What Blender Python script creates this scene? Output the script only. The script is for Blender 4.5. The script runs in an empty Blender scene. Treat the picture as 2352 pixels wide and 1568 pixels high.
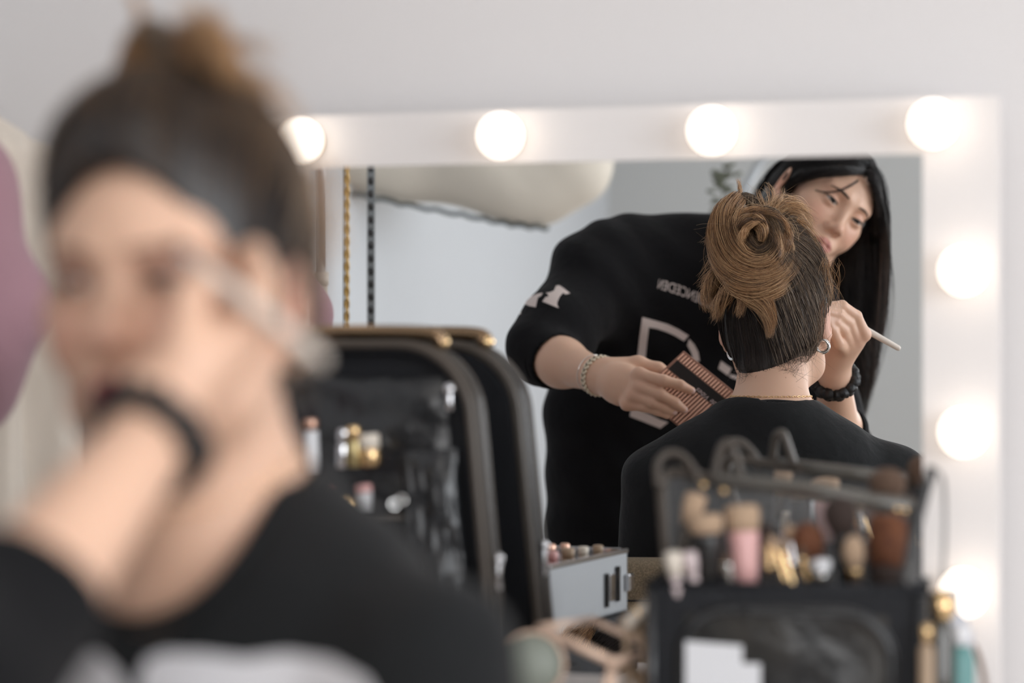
import bpy, math, random
import numpy as np
from mathutils import Matrix, Vector
rng = np.random.default_rng(7); random.seed(7)
SC = bpy.context.scene
V3 = lambda *a: np.array(a, float)

# ------------------------------------------------------------------ geometry of the place
CZ = 1.17                 # camera height
F = 5553.0                # focal length in pixels of the 2352 px frame (85 mm on 36 mm)
NM = V3(.3054, 1, 0) / 1.0456        # mirror normal, pointing into the wall
UM = V3(1, -.3054, 0) / 1.0456       # along the mirror, to the right
DM = 2.6 / 1.0456                    # mirror plane: NM . p = DM
def P(px, py, d): return V3((px-1176)/F*d, d, CZ+(784-py)/F*d)
def refl(p):
    p = np.asarray(p, float); return p + 2*(DM - (p@NM))[..., None]*NM if p.ndim > 1 else p + 2*(DM-p@NM)*NM
def V(px, py, d): return refl(P(px, py, d))          # a point seen in the mirror at optical depth d, where it really stands
def W(u, w, z): return V3(0, 2.6, 0) + u*UM - w*NM + V3(0, 0, z)   # u along the back wall, w out from the mirror, z height
def MP(px, py, h=0):                                  # point on the plane h in front of the mirror
    a = (px-1176)/F; y = (DM-h)*1.0456/(1+.3054*a); return V3(a*y, y, CZ+(784-py)/F*y)

# ------------------------------------------------------------------ objects
def link(o, parent=None):
    SC.collection.objects.link(o)
    if parent is not None: o.parent = parent
    return o
def tag(o, label=None, cat=None, group=None, kind=None):
    if label: o['label'] = label
    if cat: o['category'] = cat
    if group: o['group'] = group
    if kind: o['kind'] = kind
    return o
def thing(name, label, cat, group=None):
    return tag(link(bpy.data.objects.new(name, None)), label, cat, group)
def mesh(name, verts, faces, mat=None, parent=None, smooth=True, col=None, label=None, attr=None):
    me = bpy.data.meshes.new(name)
    verts = np.asarray(verts, np.float32)
    if isinstance(faces, np.ndarray):
        k = faces.shape[1]; nf = len(faces)
        me.vertices.add(len(verts)); me.vertices.foreach_set('co', verts.ravel())
        me.loops.add(nf*k); me.loops.foreach_set('vertex_index', faces.astype(np.int32).ravel())
        me.polygons.add(nf); me.polygons.foreach_set('loop_start', np.arange(0, nf*k, k, dtype=np.int32))
        me.update(calc_edges=True); me.validate()
    else:
        me.from_pydata(verts.tolist(), [], faces)
    if smooth: me.polygons.foreach_set('use_smooth', np.ones(len(me.polygons), bool))
    if col is not None:
        a = me.color_attributes.new('Col', 'FLOAT_COLOR', 'POINT')
        c = np.ones((len(verts), 4), np.float32); c[:, :3] = col; a.data.foreach_set('color', c.ravel())
    if attr is not None:
        for k, v in attr.items():
            a = me.attributes.new(k, 'FLOAT', 'POINT'); a.data.foreach_set('value', np.asarray(v, np.float32))
    if mat: me.materials.append(mat)
    o = link(bpy.data.objects.new(name, me), parent)
    if label: o['label'] = label
    return o
class MB:
    """collects shapes into ONE mesh"""
    def __init__(s): s.v = []; s.f = []; s.n = 0
    def add(s, v, f):
        v = np.asarray(v, float); s.v.append(v); s.f += [tuple(int(i)+s.n for i in q) for q in f]; s.n += len(v); return s
    def build(s, name, mat, parent=None, smooth=False, label=None, bevel=0, auto=None):
        o = mesh(name, np.concatenate(s.v), s.f, mat, parent, smooth, label=label)
        if bevel:
            m = o.modifiers.new('bevel', 'BEVEL'); m.width = bevel; m.segments = 3; m.limit_method = 'ANGLE'
        return o
def frame(z, x=None):
    z = np.asarray(z, float); z = z/np.linalg.norm(z)
    x = V3(1, 0, 0) if x is None else np.asarray(x, float)
    if abs(x@z) > .95: x = V3(0, 1, 0) if abs(z[1]) < .9 else V3(0, 0, 1)
    x = x - (x@z)*z; x /= np.linalg.norm(x); return np.stack([x, np.cross(z, x), z], 1)
def box(c, size, R=np.eye(3)):
    h = np.array(size)/2; c = np.asarray(c, float)
    v = np.array([[x, y, z] for x in (-1, 1) for y in (-1, 1) for z in (-1, 1)])*h
    return c+v@R.T, [(0,1,3,2),(4,6,7,5),(0,4,5,1),(2,3,7,6),(0,2,6,4),(1,5,7,3)]
def prism(outline, a, b, c, t):
    """outline of (s,t) points in the plane a,b about c, extruded along their cross product by t"""
    o = np.asarray(outline, float); a = np.asarray(a, float); b = np.asarray(b, float); n = np.cross(a, b); n /= np.linalg.norm(n)
    base = np.asarray(c, float)+o[:, :1]*a+o[:, 1:2]*b; k = len(o)
    return np.concatenate([base, base+n*t]), [tuple(range(k))[::-1], tuple(range(k, 2*k))]+[(i, (i+1) % k, k+(i+1) % k, k+i) for i in range(k)]
def rrect(w, h, r, n=8, cx=0, cy=0):
    o = []
    for sx, sy, a0 in ((1, -1, -90), (1, 1, 0), (-1, 1, 90), (-1, -1, 180)):
        for i in range(n+1):
            a = math.radians(a0+90*i/n); o.append((cx+sx*(w/2-r)+r*math.cos(a), cy+sy*(h/2-r)+r*math.sin(a)))
    return o
def smoothpath(pts, n=None, closed=False):
    p = np.asarray(pts, float); k = len(p)
    if k < 3 and not closed: 
        t = np.linspace(0, 1, n or 6)[:, None]; return p[0]*(1-t)+p[-1]*t
    n = n or k*6; out = []
    m = k if closed else k-1
    for s in np.linspace(0, m, n, endpoint=not closed):
        i = min(int(s), m-1); t = s-i
        if closed: q = [p[(i+j-1) % k] for j in range(4)]
        else:
            q = [p[max(i-1, 0)], p[i], p[i+1], p[min(i+2, k-1)]]
        out.append(.5*((2*q[1])+(q[2]-q[0])*t+(2*q[0]-5*q[1]+4*q[2]-q[3])*t*t+(-q[0]+3*q[1]-3*q[2]+q[3])*t**3))
    return np.array(out)
def tube(path, r, sides=10, closed=False, cap=True, squash=None):
    p = np.asarray(path, float); k = len(p); r = np.broadcast_to(np.asarray(r, float), (k,)) if np.ndim(r) == 0 else np.interp(np.linspace(0, 1, k), np.linspace(0, 1, len(r)), r)
    T = np.roll(p, -1, 0)-np.roll(p, 1, 0) if closed else np.gradient(p, axis=0)
    T /= np.linalg.norm(T, axis=1)[:, None]+1e-12
    N = frame(T[0])[:, 0]; vs = []; a = np.arange(sides)/sides*2*np.pi
    for i in range(k):
        N = N-(N@T[i])*T[i]; N /= np.linalg.norm(N)+1e-12; B = np.cross(T[i], N)
        s = squash or 1
        vs.append(p[i]+r[i]*(np.cos(a)[:, None]*N+np.sin(a)[:, None]*B*s))
    f = []
    for i in range(k if closed else k-1):
        j = (i+1) % k
        for q in range(sides): f.append((i*sides+q, i*sides+(q+1) % sides, j*sides+(q+1) % sides, j*sides+q))
    if cap and not closed: f += [tuple(range(sides))[::-1], tuple((k-1)*sides+q for q in range(sides))]
    return np.concatenate(vs), f
def lathe(prof, a, b, sides=20):
    """profile of (radius, fraction along a->b)"""
    a = np.asarray(a, float); b = np.asarray(b, float); R = frame(b-a); th = np.arange(sides)/sides*2*np.pi; vs = []
    for r, t in prof: vs.append(a+(b-a)*t+max(r, 1e-5)*(np.cos(th)[:, None]*R[:, 0]+np.sin(th)[:, None]*R[:, 1]))
    k = len(prof); f = [(i*sides+q, i*sides+(q+1) % sides, (i+1)*sides+(q+1) % sides, (i+1)*sides+q) for i in range(k-1) for q in range(sides)]
    f += [tuple(range(sides))[::-1], tuple((k-1)*sides+q for q in range(sides))]
    return np.concatenate(vs), f
def ball(c, r, n=16, R=np.eye(3)):
    r = np.broadcast_to(np.asarray(r, float), (3,)); vs = []; f = []
    for i in range(n+1):
        ph = math.pi*i/n
        for j in range(2*n):
            th = math.pi*j/n; vs.append([math.sin(ph)*math.cos(th), math.sin(ph)*math.sin(th), math.cos(ph)])
    for i in range(n):
        for j in range(2*n): f.append((i*2*n+j, (i+1)*2*n+j, (i+1)*2*n+(j+1) % (2*n), i*2*n+(j+1) % (2*n)))
    return np.asarray(c, float)+(np.array(vs)*r)@R.T, f
def torus(c, R1, r, axis, n=36, m=10, squash=1):
    M = frame(axis); a = np.arange(n)/n*2*np.pi
    return tube(np.asarray(c, float)+R1*(np.cos(a)[:, None]*M[:, 0]+squash*np.sin(a)[:, None]*M[:, 1]), r, m, True)

# ------------------------------------------------------------------ materials
def mat(name, col, rough=.5, metal=0, spec=.5, sss=0, emit=None, estr=0, trans=0, bump=None, coat=0, sheen=0, ior=None, noise=None, alpha=1):
    m = bpy.data.materials.new(name); m.use_nodes = True; nt = m.node_tree; b = nt.nodes['Principled BSDF']
    b.inputs['Base Color'].default_value = (*col, 1); b.inputs['Roughness'].default_value = rough; b.inputs['Metallic'].default_value = metal
    b.inputs['Specular IOR Level'].default_value = spec
    if sss:
        b.inputs['Subsurface Weight'].default_value = sss; b.inputs['Subsurface Radius'].default_value = (1, .35, .2); b.inputs['Subsurface Scale'].default_value = .008
    if emit: b.inputs['Emission Color'].default_value = (*emit, 1); b.inputs['Emission Strength'].default_value = estr
    if trans: b.inputs['Transmission Weight'].default_value = trans
    if coat: b.inputs['Coat Weight'].default_value = coat; b.inputs['Coat Roughness'].default_value = .15
    if sheen: b.inputs['Sheen Weight'].default_value = sheen; b.inputs['Sheen Roughness'].default_value = .5
    if ior: b.inputs['IOR'].default_value = ior
    if alpha < 1: b.inputs['Alpha'].default_value = alpha
    tc = nt.nodes.new('ShaderNodeTexCoord')
    if bump:
        n = nt.nodes.new('ShaderNodeTexNoise'); n.inputs['Scale'].default_value = bump[0]; n.inputs['Detail'].default_value = 5
        nt.links.new(tc.outputs['Object'], n.inputs['Vector'])
        bp = nt.nodes.new('ShaderNodeBump'); bp.inputs['Strength'].default_value = bump[1]; bp.inputs['Distance'].default_value = bump[2]
        nt.links.new(n.outputs['Fac'], bp.inputs['Height']); nt.links.new(bp.outputs['Normal'], b.inputs['Normal'])
    if noise:
        n = nt.nodes.new('ShaderNodeTexNoise'); n.inputs['Scale'].default_value = noise[0]; n.inputs['Detail'].default_value = 4
        nt.links.new(tc.outputs['Object'], n.inputs['Vector'])
        r = nt.nodes.new('ShaderNodeValToRGB'); r.color_ramp.elements[0].position = .35; r.color_ramp.elements[1].position = .65
        r.color_ramp.elements[0].color = (*col, 1); r.color_ramp.elements[1].color = (*noise[1], 1)
        nt.links.new(n.outputs['Fac'], r.inputs['Fac']); nt.links.new(r.outputs['Color'], b.inputs['Base Color'])
    return m
def colmat(name, rough, spec=.5, sss=0, sheen=0, aniso=0):
    m = mat(name, (.5, .5, .5), rough, spec=spec, sss=sss, sheen=sheen); nt = m.node_tree
    a = nt.nodes.new('ShaderNodeVertexColor'); a.layer_name = 'Col'
    nt.links.new(a.outputs['Color'], nt.nodes['Principled BSDF'].inputs['Base Color']); return m
M = {}
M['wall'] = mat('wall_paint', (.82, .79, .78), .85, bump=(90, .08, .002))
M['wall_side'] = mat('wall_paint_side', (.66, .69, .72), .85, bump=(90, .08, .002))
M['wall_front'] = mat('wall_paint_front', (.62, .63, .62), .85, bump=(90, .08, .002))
M['ceiling'] = mat('ceiling_paint', (.85, .85, .85), .9, bump=(60, .05, .002))
M['floor'] = mat('floor_boards', (.36, .27, .2), .45, noise=(5, (.30, .22, .16)))
M['white'] = mat('white_lacquer', (.86, .82, .80), .6, spec=.3, bump=(30, .03, .002))
M['trim'] = mat('white_trim', (.82, .82, .82), .5)
M['mirror'] = mat('mirror_silver', (.93, .94, .945), .0, metal=1)
M['bulb'] = mat('lit_bulb', (1, .95, .9), .3, emit=(1, .86, .72), estr=4.5)
M['brass'] = mat('brass', (.75, .55, .28), .25, metal=1)
M['gold'] = mat('gold_metal', (.85, .6, .32), .22, metal=1)
M['silver'] = mat('polished_silver', (.9, .9, .88), .12, metal=1)
M['chrome'] = mat('chrome', (.8, .8, .82), .15, metal=1)
M['blackcloth'] = mat('black_cotton_tee', (.010, .011, .012), .9, spec=.25, sheen=.05, bump=(26, .35, .012))
M['sweat'] = mat('black_sweatshirt_cloth', (.008, .008, .009), .95, spec=.15, sheen=.04, bump=(20, .4, .015))
M['trouser'] = mat('black_trouser_cloth', (.015, .015, .018), .9, spec=.2)
M['print'] = mat('white_print', (.72, .62, .58), .8)
M['teeprint'] = mat('tee_white_print', (.72, .72, .75), .8)
M['vinyl'] = mat('black_vinyl', (.012, .013, .015), .28, spec=.6, bump=(14, .7, .02), coat=.3)
M['blacknylon'] = mat('black_nylon', (.010, .011, .014), .6, spec=.3, bump=(40, .3, .006))
M['brownpipe'] = mat('brown_binding', (.070, .055, .043), .45, spec=.5)
M['blackplastic'] = mat('black_plastic', (.012, .012, .012), .18, spec=.7)
M['clear'] = mat('clear_vinyl', (.8, .8, .8), .12, spec=.8, alpha=.10, bump=(18, .6, .01))
M['alu'] = mat('grey_aluminium_panel', (.42, .44, .46), .45, metal=.3, bump=(80, .1, .002))
M['copper'] = mat('copper_metal', (.8, .5, .38), .3, metal=1)
M['pink'] = mat('pink_plastic', (.75, .42, .40), .35)
M['pinkpale'] = mat('pale_pink_plastic', (.72, .6, .6), .4)
M['cream'] = mat('cream_plastic', (.8, .72, .62), .4)
M['whiteplastic'] = mat('white_plastic', (.8, .8, .82), .3)
M['redplastic'] = mat('red_plastic', (.55, .08, .05), .3)
M['roseplastic'] = mat('rose_plastic', (.35, .09, .09), .35)
M['teal'] = mat('teal_plastic', (.13, .30, .29), .4)
M['tan'] = mat('tan_plastic', (.42, .30, .20), .4)
M['greygreen'] = mat('grey_green_flat', (.24, .26, .22), .5)
M['br_dark'] = mat('dark_bristle', (.035, .02, .015), .8, bump=(400, .8, .003))
M['br_auburn'] = mat('auburn_bristle', (.20, .07, .025), .75, bump=(400, .8, .003), noise=(60, (.10, .03, .012)))
M['br_tan'] = mat('tan_bristle', (.52, .36, .24), .8, bump=(400, .8, .003))
M['br_brown'] = mat('brown_bristle', (.12, .07, .045), .8, bump=(400, .8, .003))
M['creamcloth'] = mat('cream_cloth', (.74, .66, .57), .9, bump=(10, .5, .02), sheen=.1)
M['mauve'] = mat('mauve_cloth', (.36, .2, .235), .85, bump=(25, .4, .01), sheen=.2)
M['peach'] = mat('peach_cloth', (.72, .42, .36), .85)
M['shade'] = mat('cream_canopy_cloth', (.80, .74, .64), .9, sheen=.1, bump=(6, .5, .02))
M['shadetrim'] = mat('dark_grey_trim', (.08, .10, .10), .8)
M['leaf'] = mat('dried_leaf', (.12, .13, .09), .8)
M['weave'] = mat('brown_woven_cloth', (.17, .13, .08), .85, bump=(700, 1, .003), noise=(500, (.34, .26, .17)))
M['wood'] = mat('wood_leg', (.25, .15, .08), .5)
M['band'] = mat('matt_black_band', (.012, .012, .012), .6)
M['brushhandle'] = mat('cream_wood_handle', (.80, .72, .64), .4)
M['scrunchie'] = mat('black_satin', (.006, .006, .007), .5, spec=.5, bump=(60, .5, .01))
M['bead'] = mat('cream_bead', (.78, .68, .52), .35)
M['goldstrap'] = mat('gold_chain_strap', (.65, .42, .14), .35, metal=.6)
M['eye'] = mat('eye_white', (.62, .56, .53), .15)
M['iris'] = mat('dark_iris', (.012, .008, .006), .05)
M['lash'] = mat('dark_lash', (.01, .008, .008), .7)
M['brow'] = mat('eyebrow_hair', (.045, .03, .022), .8)
M['brow2'] = mat('brown_eyebrow_hair', (.09, .045, .03), .8)
M['skinA'] = colmat('skin_light', .5, .35, sss=.12)
M['skinB'] = colmat('skin_warm', .45, .4, sss=.12)
M['hair'] = colmat('hair_brown', .38, .6)
M['hairB'] = colmat('hair_black', .35, .5)
M['glass'] = mat('window_glass', (1, 1, 1), 0, trans=1, ior=1.45, alpha=.2)

# ------------------------------------------------------------------ implicit surfaces
def smin(a, b, k):
    h = np.maximum(k-np.abs(a-b), 0)/k; return np.minimum(a, b)-h*h*k*.25
class SDF:
    def __init__(s): s.p = []
    def rc(s, a, b, r1, r2=None, k=.01, op=1):
        a = np.asarray(a, float); b = np.asarray(b, float); r2 = r1 if r2 is None else r2; ab = b-a; L = ab@ab+1e-12
        def f(p):
            t = np.clip(((p-a)@ab)/L, 0, 1); return np.linalg.norm(p-a-t[:, None]*ab, axis=1)-(r1+(r2-r1)*t)
        s.p.append((f, k, op)); return s
    def chain(s, pts, rs, k=.008):
        for i in range(len(pts)-1): s.rc(pts[i], pts[i+1], rs[i], rs[i+1], k)
        return s
    def el(s, c, r, R=np.eye(3), k=.01, op=1):
        c = np.asarray(c, float); r = np.asarray(r, float)
        def f(p):
            q = (p-c)@R; k0 = np.linalg.norm(q/r, axis=1); k1 = np.linalg.norm(q/(r*r), axis=1)+1e-9; return k0*(k0-1)/k1
        s.p.append((f, k, op)); return s
    def fn(s, f, k=.01, op=1): s.p.append((f, k, op)); return s
    def sub(s, *a, **k):
        kind = a[0]; getattr(s, kind)(*a[1:], op=-1, **k); return s
    def __call__(s, p, act=None):
        d = np.full(len(p), 9.0)
        for i, (f, k, op) in enumerate(s.p):
            if act is not None and not act[i]: continue
            g = f(p)
            d = smin(d, g, k) if op == 1 else -smin(-d, g, k)
        return d
    def mesh(s, lo, hi, h):
        B = 14; lo = np.asarray(lo, float); hi = np.asarray(hi, float); n = np.ceil((hi-lo)/(h*B)).astype(int)
        I = np.stack(np.meshgrid(*[np.arange(k) for k in n], indexing='ij'), -1).reshape(-1, 3)
        C = lo+(I+.5)*h*B; rad = h*B*.87
        vals = []; 
        D = np.full(len(C), 9.0)
        for f, k, op in s.p:
            g = f(C); vals.append(g); D = smin(D, g, k) if op == 1 else -smin(-D, g, k)
        vals = np.array(vals)
        keep = np.where(np.abs(D) < rad*1.6+.004)[0]
        G = n*B+2; key = lambda ijk: (ijk[..., 0]*G[1]+ijk[..., 1])*G[2]+ijk[..., 2]
        gi = np.stack(np.meshgrid(*[np.arange(B+1)]*3, indexing='ij'), -1)
        VK, VP, Q = [], [], []
        corners = np.array([[x, y, z] for x in (0, 1) for y in (0, 1) for z in (0, 1)])
        edges = [(a, b) for a in range(8) for b in range(a+1, 8) if np.abs(corners[a]-corners[b]).sum() == 1]
        for bi in keep:
            act = vals[:, bi] < rad*1.7+np.array([k for _, k, _ in s.p])+.006
            if not act.any(): continue
            base = I[bi]*B; pts = lo+(base+gi)*h
            d = s(pts.reshape(-1, 3), act).reshape(B+1, B+1, B+1)
            sg = d < 0
            if sg.all() or not sg.any(): continue
            cs = [d[c[0]:c[0]+B, c[1]:c[1]+B, c[2]:c[2]+B] for c in corners]
            ins = sum((c < 0).astype(int) for c in cs); ac = (ins > 0) & (ins < 8)
            idx = np.argwhere(ac)
            if len(idx):
                cv = np.stack([c[ac] for c in cs], 1); acc = np.zeros((len(idx), 3)); cnt = np.zeros(len(idx))
                for a, b in edges:
                    da, db = cv[:, a], cv[:, b]; m = (da < 0) != (db < 0)
                    t = np.where(m, da/(da-db+1e-20), 0); acc += m[:, None]*(corners[a]+t[:, None]*(corners[b]-corners[a])); cnt += m
                VP.append(lo+(base+idx+acc/cnt[:, None])*h); VK.append(key(base+idx))
            for ax in range(3):
                e = np.eye(3, dtype=int)[ax]; sl = tuple(slice(0, B) for _ in range(3)); s2 = tuple(slice(e[j], B+e[j]) for j in range(3))
                a = sg[sl]; b = sg[s2]; m = np.argwhere(a != b)
                if not len(m): continue
                e1 = np.eye(3, dtype=int)[(ax+1) % 3]; e2 = np.eye(3, dtype=int)[(ax+2) % 3]; g = base+m
                q = np.stack([key(g), key(g-e1), key(g-e1-e2), key(g-e2)], 1)
                fl = a[tuple(m.T)]; q[fl] = q[fl][:, ::-1]; q = q[:, ::-1]
                ok = (g-e1-e2 >= 0).all(1); Q.append(q[ok])
        VK = np.concatenate(VK); VP = np.concatenate(VP); Q = np.concatenate(Q)
        o = np.argsort(VK); VK = VK[o]; VP = VP[o]
        ix = np.clip(np.searchsorted(VK, Q), 0, len(VK)-1); ok = (VK[ix] == Q).all(1)
        return VP, ix[ok]
def trace(sdf, px, py, off=.0, virt=True, dmin=None):
    """where the ray through a frame pixel (by way of the mirror or not) meets a surface"""
    px = np.atleast_1d(np.asarray(px, float)); py = np.atleast_1d(np.asarray(py, float))
    d = np.stack([(px-1176)/F, np.ones_like(px), (784-py)/F], 1); d /= np.linalg.norm(d, axis=1)[:, None]
    o = np.tile(V3(0, 0, CZ), (len(px), 1))
    if virt:
        o = refl(o); d = d-2*(d@NM)[:, None]*NM
    t = np.full(len(px), dmin or .5)
    for _ in range(120):
        t = np.minimum(t+.7*(sdf(o+d*t[:, None])-off), 6.0)
    return o+d*t[:, None]

# ------------------------------------------------------------------ strands
def strands(paths, rads, sides=3):
    """many thin tubes at once: paths (n,k,3), rads (n,k)"""
    p = np.asarray(paths, float); n, k, _ = p.shape
    T = np.gradient(p, axis=1); T /= np.linalg.norm(T, axis=2)[..., None]+1e-12
    ref = np.where(np.abs(T[..., 2:3]) > .9, V3(1, 0, 0), V3(0, 0, 1)); A = np.cross(T, ref); A /= np.linalg.norm(A, axis=2)[..., None]+1e-12; Bn = np.cross(T, A)
    a = np.arange(sides)/sides*2*np.pi
    v = p[:, :, None]+rads[:, :, None, None]*(np.cos(a)[:, None]*A[:, :, None]+np.sin(a)[:, None]*Bn[:, :, None])
    i = np.arange(n)[:, None, None]*k*sides; j = np.arange(k-1)[None, :, None]*sides; q = np.arange(sides)[None, None]; q1 = (q+1) % sides
    f = np.stack([i+j+q, i+j+q1, i+j+sides+q1, i+j+sides+q], -1).reshape(-1, 4)
    return v.reshape(-1, 3), f
class Hair:
    def __init__(s): s.v = []; s.f = []; s.c = []; s.n = 0
    def add(s, v, f, c):
        v = np.asarray(v); s.v.append(v); s.f.append(np.asarray(f)+s.n); s.c.append(np.broadcast_to(c, (len(v), 3))); s.n += len(v)
    def many(s, paths, r, cols, taper=.35):
        paths = np.asarray(paths); n, k, _ = paths.shape; t = np.linspace(0, 1, k)
        rad = np.asarray(r).reshape(-1, 1)*(1-(1-taper)*t**2)[None]*np.ones((n, 1))
        v, f = strands(paths, rad); s.add(v, f, np.repeat(cols, k*3, axis=0))
    def lock(s, pts, radii, n, pal, sr=.00026, core=.78, twist=2.2, k=24, fray=.5, wave=.003, corecol=None):
        g = smoothpath(pts, k); R = np.interp(np.linspace(0, 1, k), np.linspace(0, 1, len(radii)), radii)
        T = np.gradient(g, axis=0); T /= np.linalg.norm(T, axis=1)[:, None]; N = frame(T[0])[:, 0]; NN = []
        for i in range(k): N = N-(N@T[i])*T[i]; N /= np.linalg.norm(N); NN.append(N)
        NN = np.array(NN); BB = np.cross(T, NN)
        tp = np.clip(np.minimum(np.linspace(0, 1, k)*6+.25, (1-np.linspace(0, 1, k))*3.2), .02, 1)
        if core:
            v, f = tube(g, R*core*tp, 12); f4 = [q for q in f if len(q) == 4]; s.add(v, f4, corecol if corecol is not None else np.array(pal[0])*.8)
        a0 = rng.uniform(0, 2*np.pi, n); rr = rng.uniform(.70, 1.05, n)+rng.exponential(fray*.22, n); tt = np.linspace(0, 1, k)
        ang = a0[:, None]+twist*tt[None]+rng.normal(0, .25, (n, 1))*tt
        rad = R[None]*rr[:, None]*(1+.06*np.sin(tt*8+rng.uniform(0, 6, (n, 1))))
        p = g[None]+rad[..., None]*(np.cos(ang)[..., None]*NN+np.sin(ang)[..., None]*BB)
        p += wave*np.sin(tt[None, :, None]*rng.uniform(3, 9, (n, 1, 1))+rng.uniform(0, 6, (n, 1, 3)))*tt[None, :, None]
        e1 = 1-rng.beta(1, 2.2, n)*(.30+.25*min(fray, 1)); e0 = rng.uniform(0, .12, n); ti = np.linspace(0, 1, k)[None]*(e1-e0)[:, None]+e0[:, None]; fi = ti*(k-1); i0 = np.clip(fi.astype(int), 0, k-2); fr = (fi-i0)[..., None]; ar = np.arange(n)[:, None]
        p = p[ar, i0]*(1-fr)+p[ar, i0+1]*fr
        s.many(p, rng.uniform(.6, 1.3, n)*sr, palette(pal, n), taper=.2)
    def build(s, name, m, parent, label=None):
        return mesh(name, np.concatenate(s.v), np.concatenate(s.f), m, parent, True, col=np.concatenate(s.c), label=label)
def palette(pal, n):
    pal = np.array(pal); t = rng.uniform(0, len(pal)-1.001, n); i = t.astype(int); t = (t-i)[:, None]
    return pal[i]*(1-t)+pal[i+1]*t
# ================================================================== the setting
def slab(name, pts, t, m, parent=None):                # a wall from its rectangle, thickness going away from the room
    mb = MB(); p = np.array(pts); n = np.cross(p[1]-p[0], p[3]-p[0]); n /= np.linalg.norm(n)
    mb.add(np.concatenate([p, p-n*t]), [(0,1,2,3),(7,6,5,4),(0,4,5,1),(1,5,6,2),(2,6,7,3),(3,7,4,0)])
    return mb
U0, U1, W0, W1, H = -1.15, 2.5, -.10, 4.79, 2.6
def st(o): return tag(o, kind='structure')
st(slab('floor', [W(U0,W1,0), W(U1,W1,0), W(U1,W0,0), W(U0,W0,0)], .1, M['floor']).build('floor', M['floor']))
st(slab('ceiling', [W(U0,W0,H), W(U1,W0,H), W(U1,W1,H), W(U0,W1,H)], .1, M['ceiling']).build('ceiling', M['ceiling']))
st(slab('wall_back', [W(U0,W0,0), W(U1,W0,0), W(U1,W0,H), W(U0,W0,H)], .1, M['wall']).build('wall_back', M['wall']))
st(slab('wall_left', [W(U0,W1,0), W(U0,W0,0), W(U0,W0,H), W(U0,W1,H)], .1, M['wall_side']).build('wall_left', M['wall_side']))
def wall_hole(name, f, a0, a1, b0, b1, z0, z1, m):     # wall with a window opening: f(a,z) -> inner face, outward offset
    mb = MB()
    for (x0, x1, y0, y1) in ((a0, b0, 0, H), (b1, a1, 0, H), (b0, b1, 0, z0), (b0, b1, z1, H)):
        p = [f(x0, y0, 0), f(x1, y0, 0), f(x1, y1, 0), f(x0, y1, 0)]; q = [f(x0, y0, .1), f(x1, y0, .1), f(x1, y1, .1), f(x0, y1, .1)]
        mb.add(np.array(p+q), [(0,1,2,3),(7,6,5,4),(0,4,5,1),(1,5,6,2),(2,6,7,3),(3,7,4,0)])
    return st(mb.build(name, m))
fr = lambda a, z, o: W(U1+o, a, z); ff = lambda a, z, o: W(a, W1+o, z)
wall_hole('wall_right', fr, W0, W1, .9, 3.3, .75, 2.25, M['wall'])
wall_hole('wall_front', ff, U0, U1, .55, 2.2, .75, 2.25, M['wall_front'])  # opening added out of view for soft light from behind the camera
for i, (f, b0, b1) in enumerate(((fr, .9, 3.3), (ff, .55, 2.2))):  # right window, then the front one added for fill light
    mb = MB(); z0, z1 = .75, 2.25; c = (b0+b1)/2
    for (x0, x1, y0, y1) in ((b0, b0+.06, z0, z1), (b1-.06, b1, z0, z1), (b0+.06, b1-.06, z0, z0+.06), (b0+.06, b1-.06, z1-.06, z1), (c-.025, c+.025, z0+.06, z1-.06)):
        p = [f(x0, y0, .02), f(x1, y0, .02), f(x1, y1, .02), f(x0, y1, .02)]; q = [f(x0, y0, .08), f(x1, y0, .08), f(x1, y1, .08), f(x0, y1, .08)]
        mb.add(np.array(p+q), [(0,1,2,3),(7,6,5,4),(0,4,5,1),(1,5,6,2),(2,6,7,3),(3,7,4,0)])
    st(mb.build('window_%d' % (i+1), M['trim']))
def board(name, p0, p1, n):
    a, b = np.array(p0), np.array(p1); t = .012; mb = MB(); up = V3(0, 0, .09)
    mb.add(np.array([a, b, b+up, a+up, a+n*t, b+n*t, b+n*t+up*.9, a+n*t+up*.9]), [(0,1,2,3),(7,6,5,4),(0,4,5,1),(1,5,6,2),(2,6,7,3),(3,7,4,0)])
    st(mb.build(name, M['trim']))
board('baseboard_back', W(U0,W0,0), W(U1,W0,0), -NM); board('baseboard_left', W(U0,W1,0), W(U0,W0,0), UM)
board('baseboard_front', W(U0,W1,0), W(U1,W1,0), NM); board('baseboard_right', W(U1,W0,0), W(U1,W1,0), -UM)

# daylight: sky outside and soft light at the right window; the front one is added fill
w = bpy.data.worlds.new('sky'); SC.world = w; w.use_nodes = True
w.node_tree.nodes['Background'].inputs['Color'].default_value = (.80, .88, 1, 1); w.node_tree.nodes['Background'].inputs['Strength'].default_value = 1.5
def area(name, loc, d, sx, sy, power, col):
    l = bpy.data.lights.new(name, 'AREA'); l.shape = 'RECTANGLE'; l.size = sx; l.size_y = sy; l.energy = power; l.color = col
    o = link(bpy.data.objects.new(name, l)); o.location = loc; o.rotation_euler = Vector(d).to_track_quat('-Z', 'Y').to_euler(); return o
area('daylight_right', W(U1+.13, 2.1, 1.5), -UM, 2.3, 1.4, 125, (.94, .97, 1))
area('soft_fill_front', W(1.375, W1+.13, 1.5), NM, 1.55, 1.4, 85, (1, .98, .97))
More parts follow.
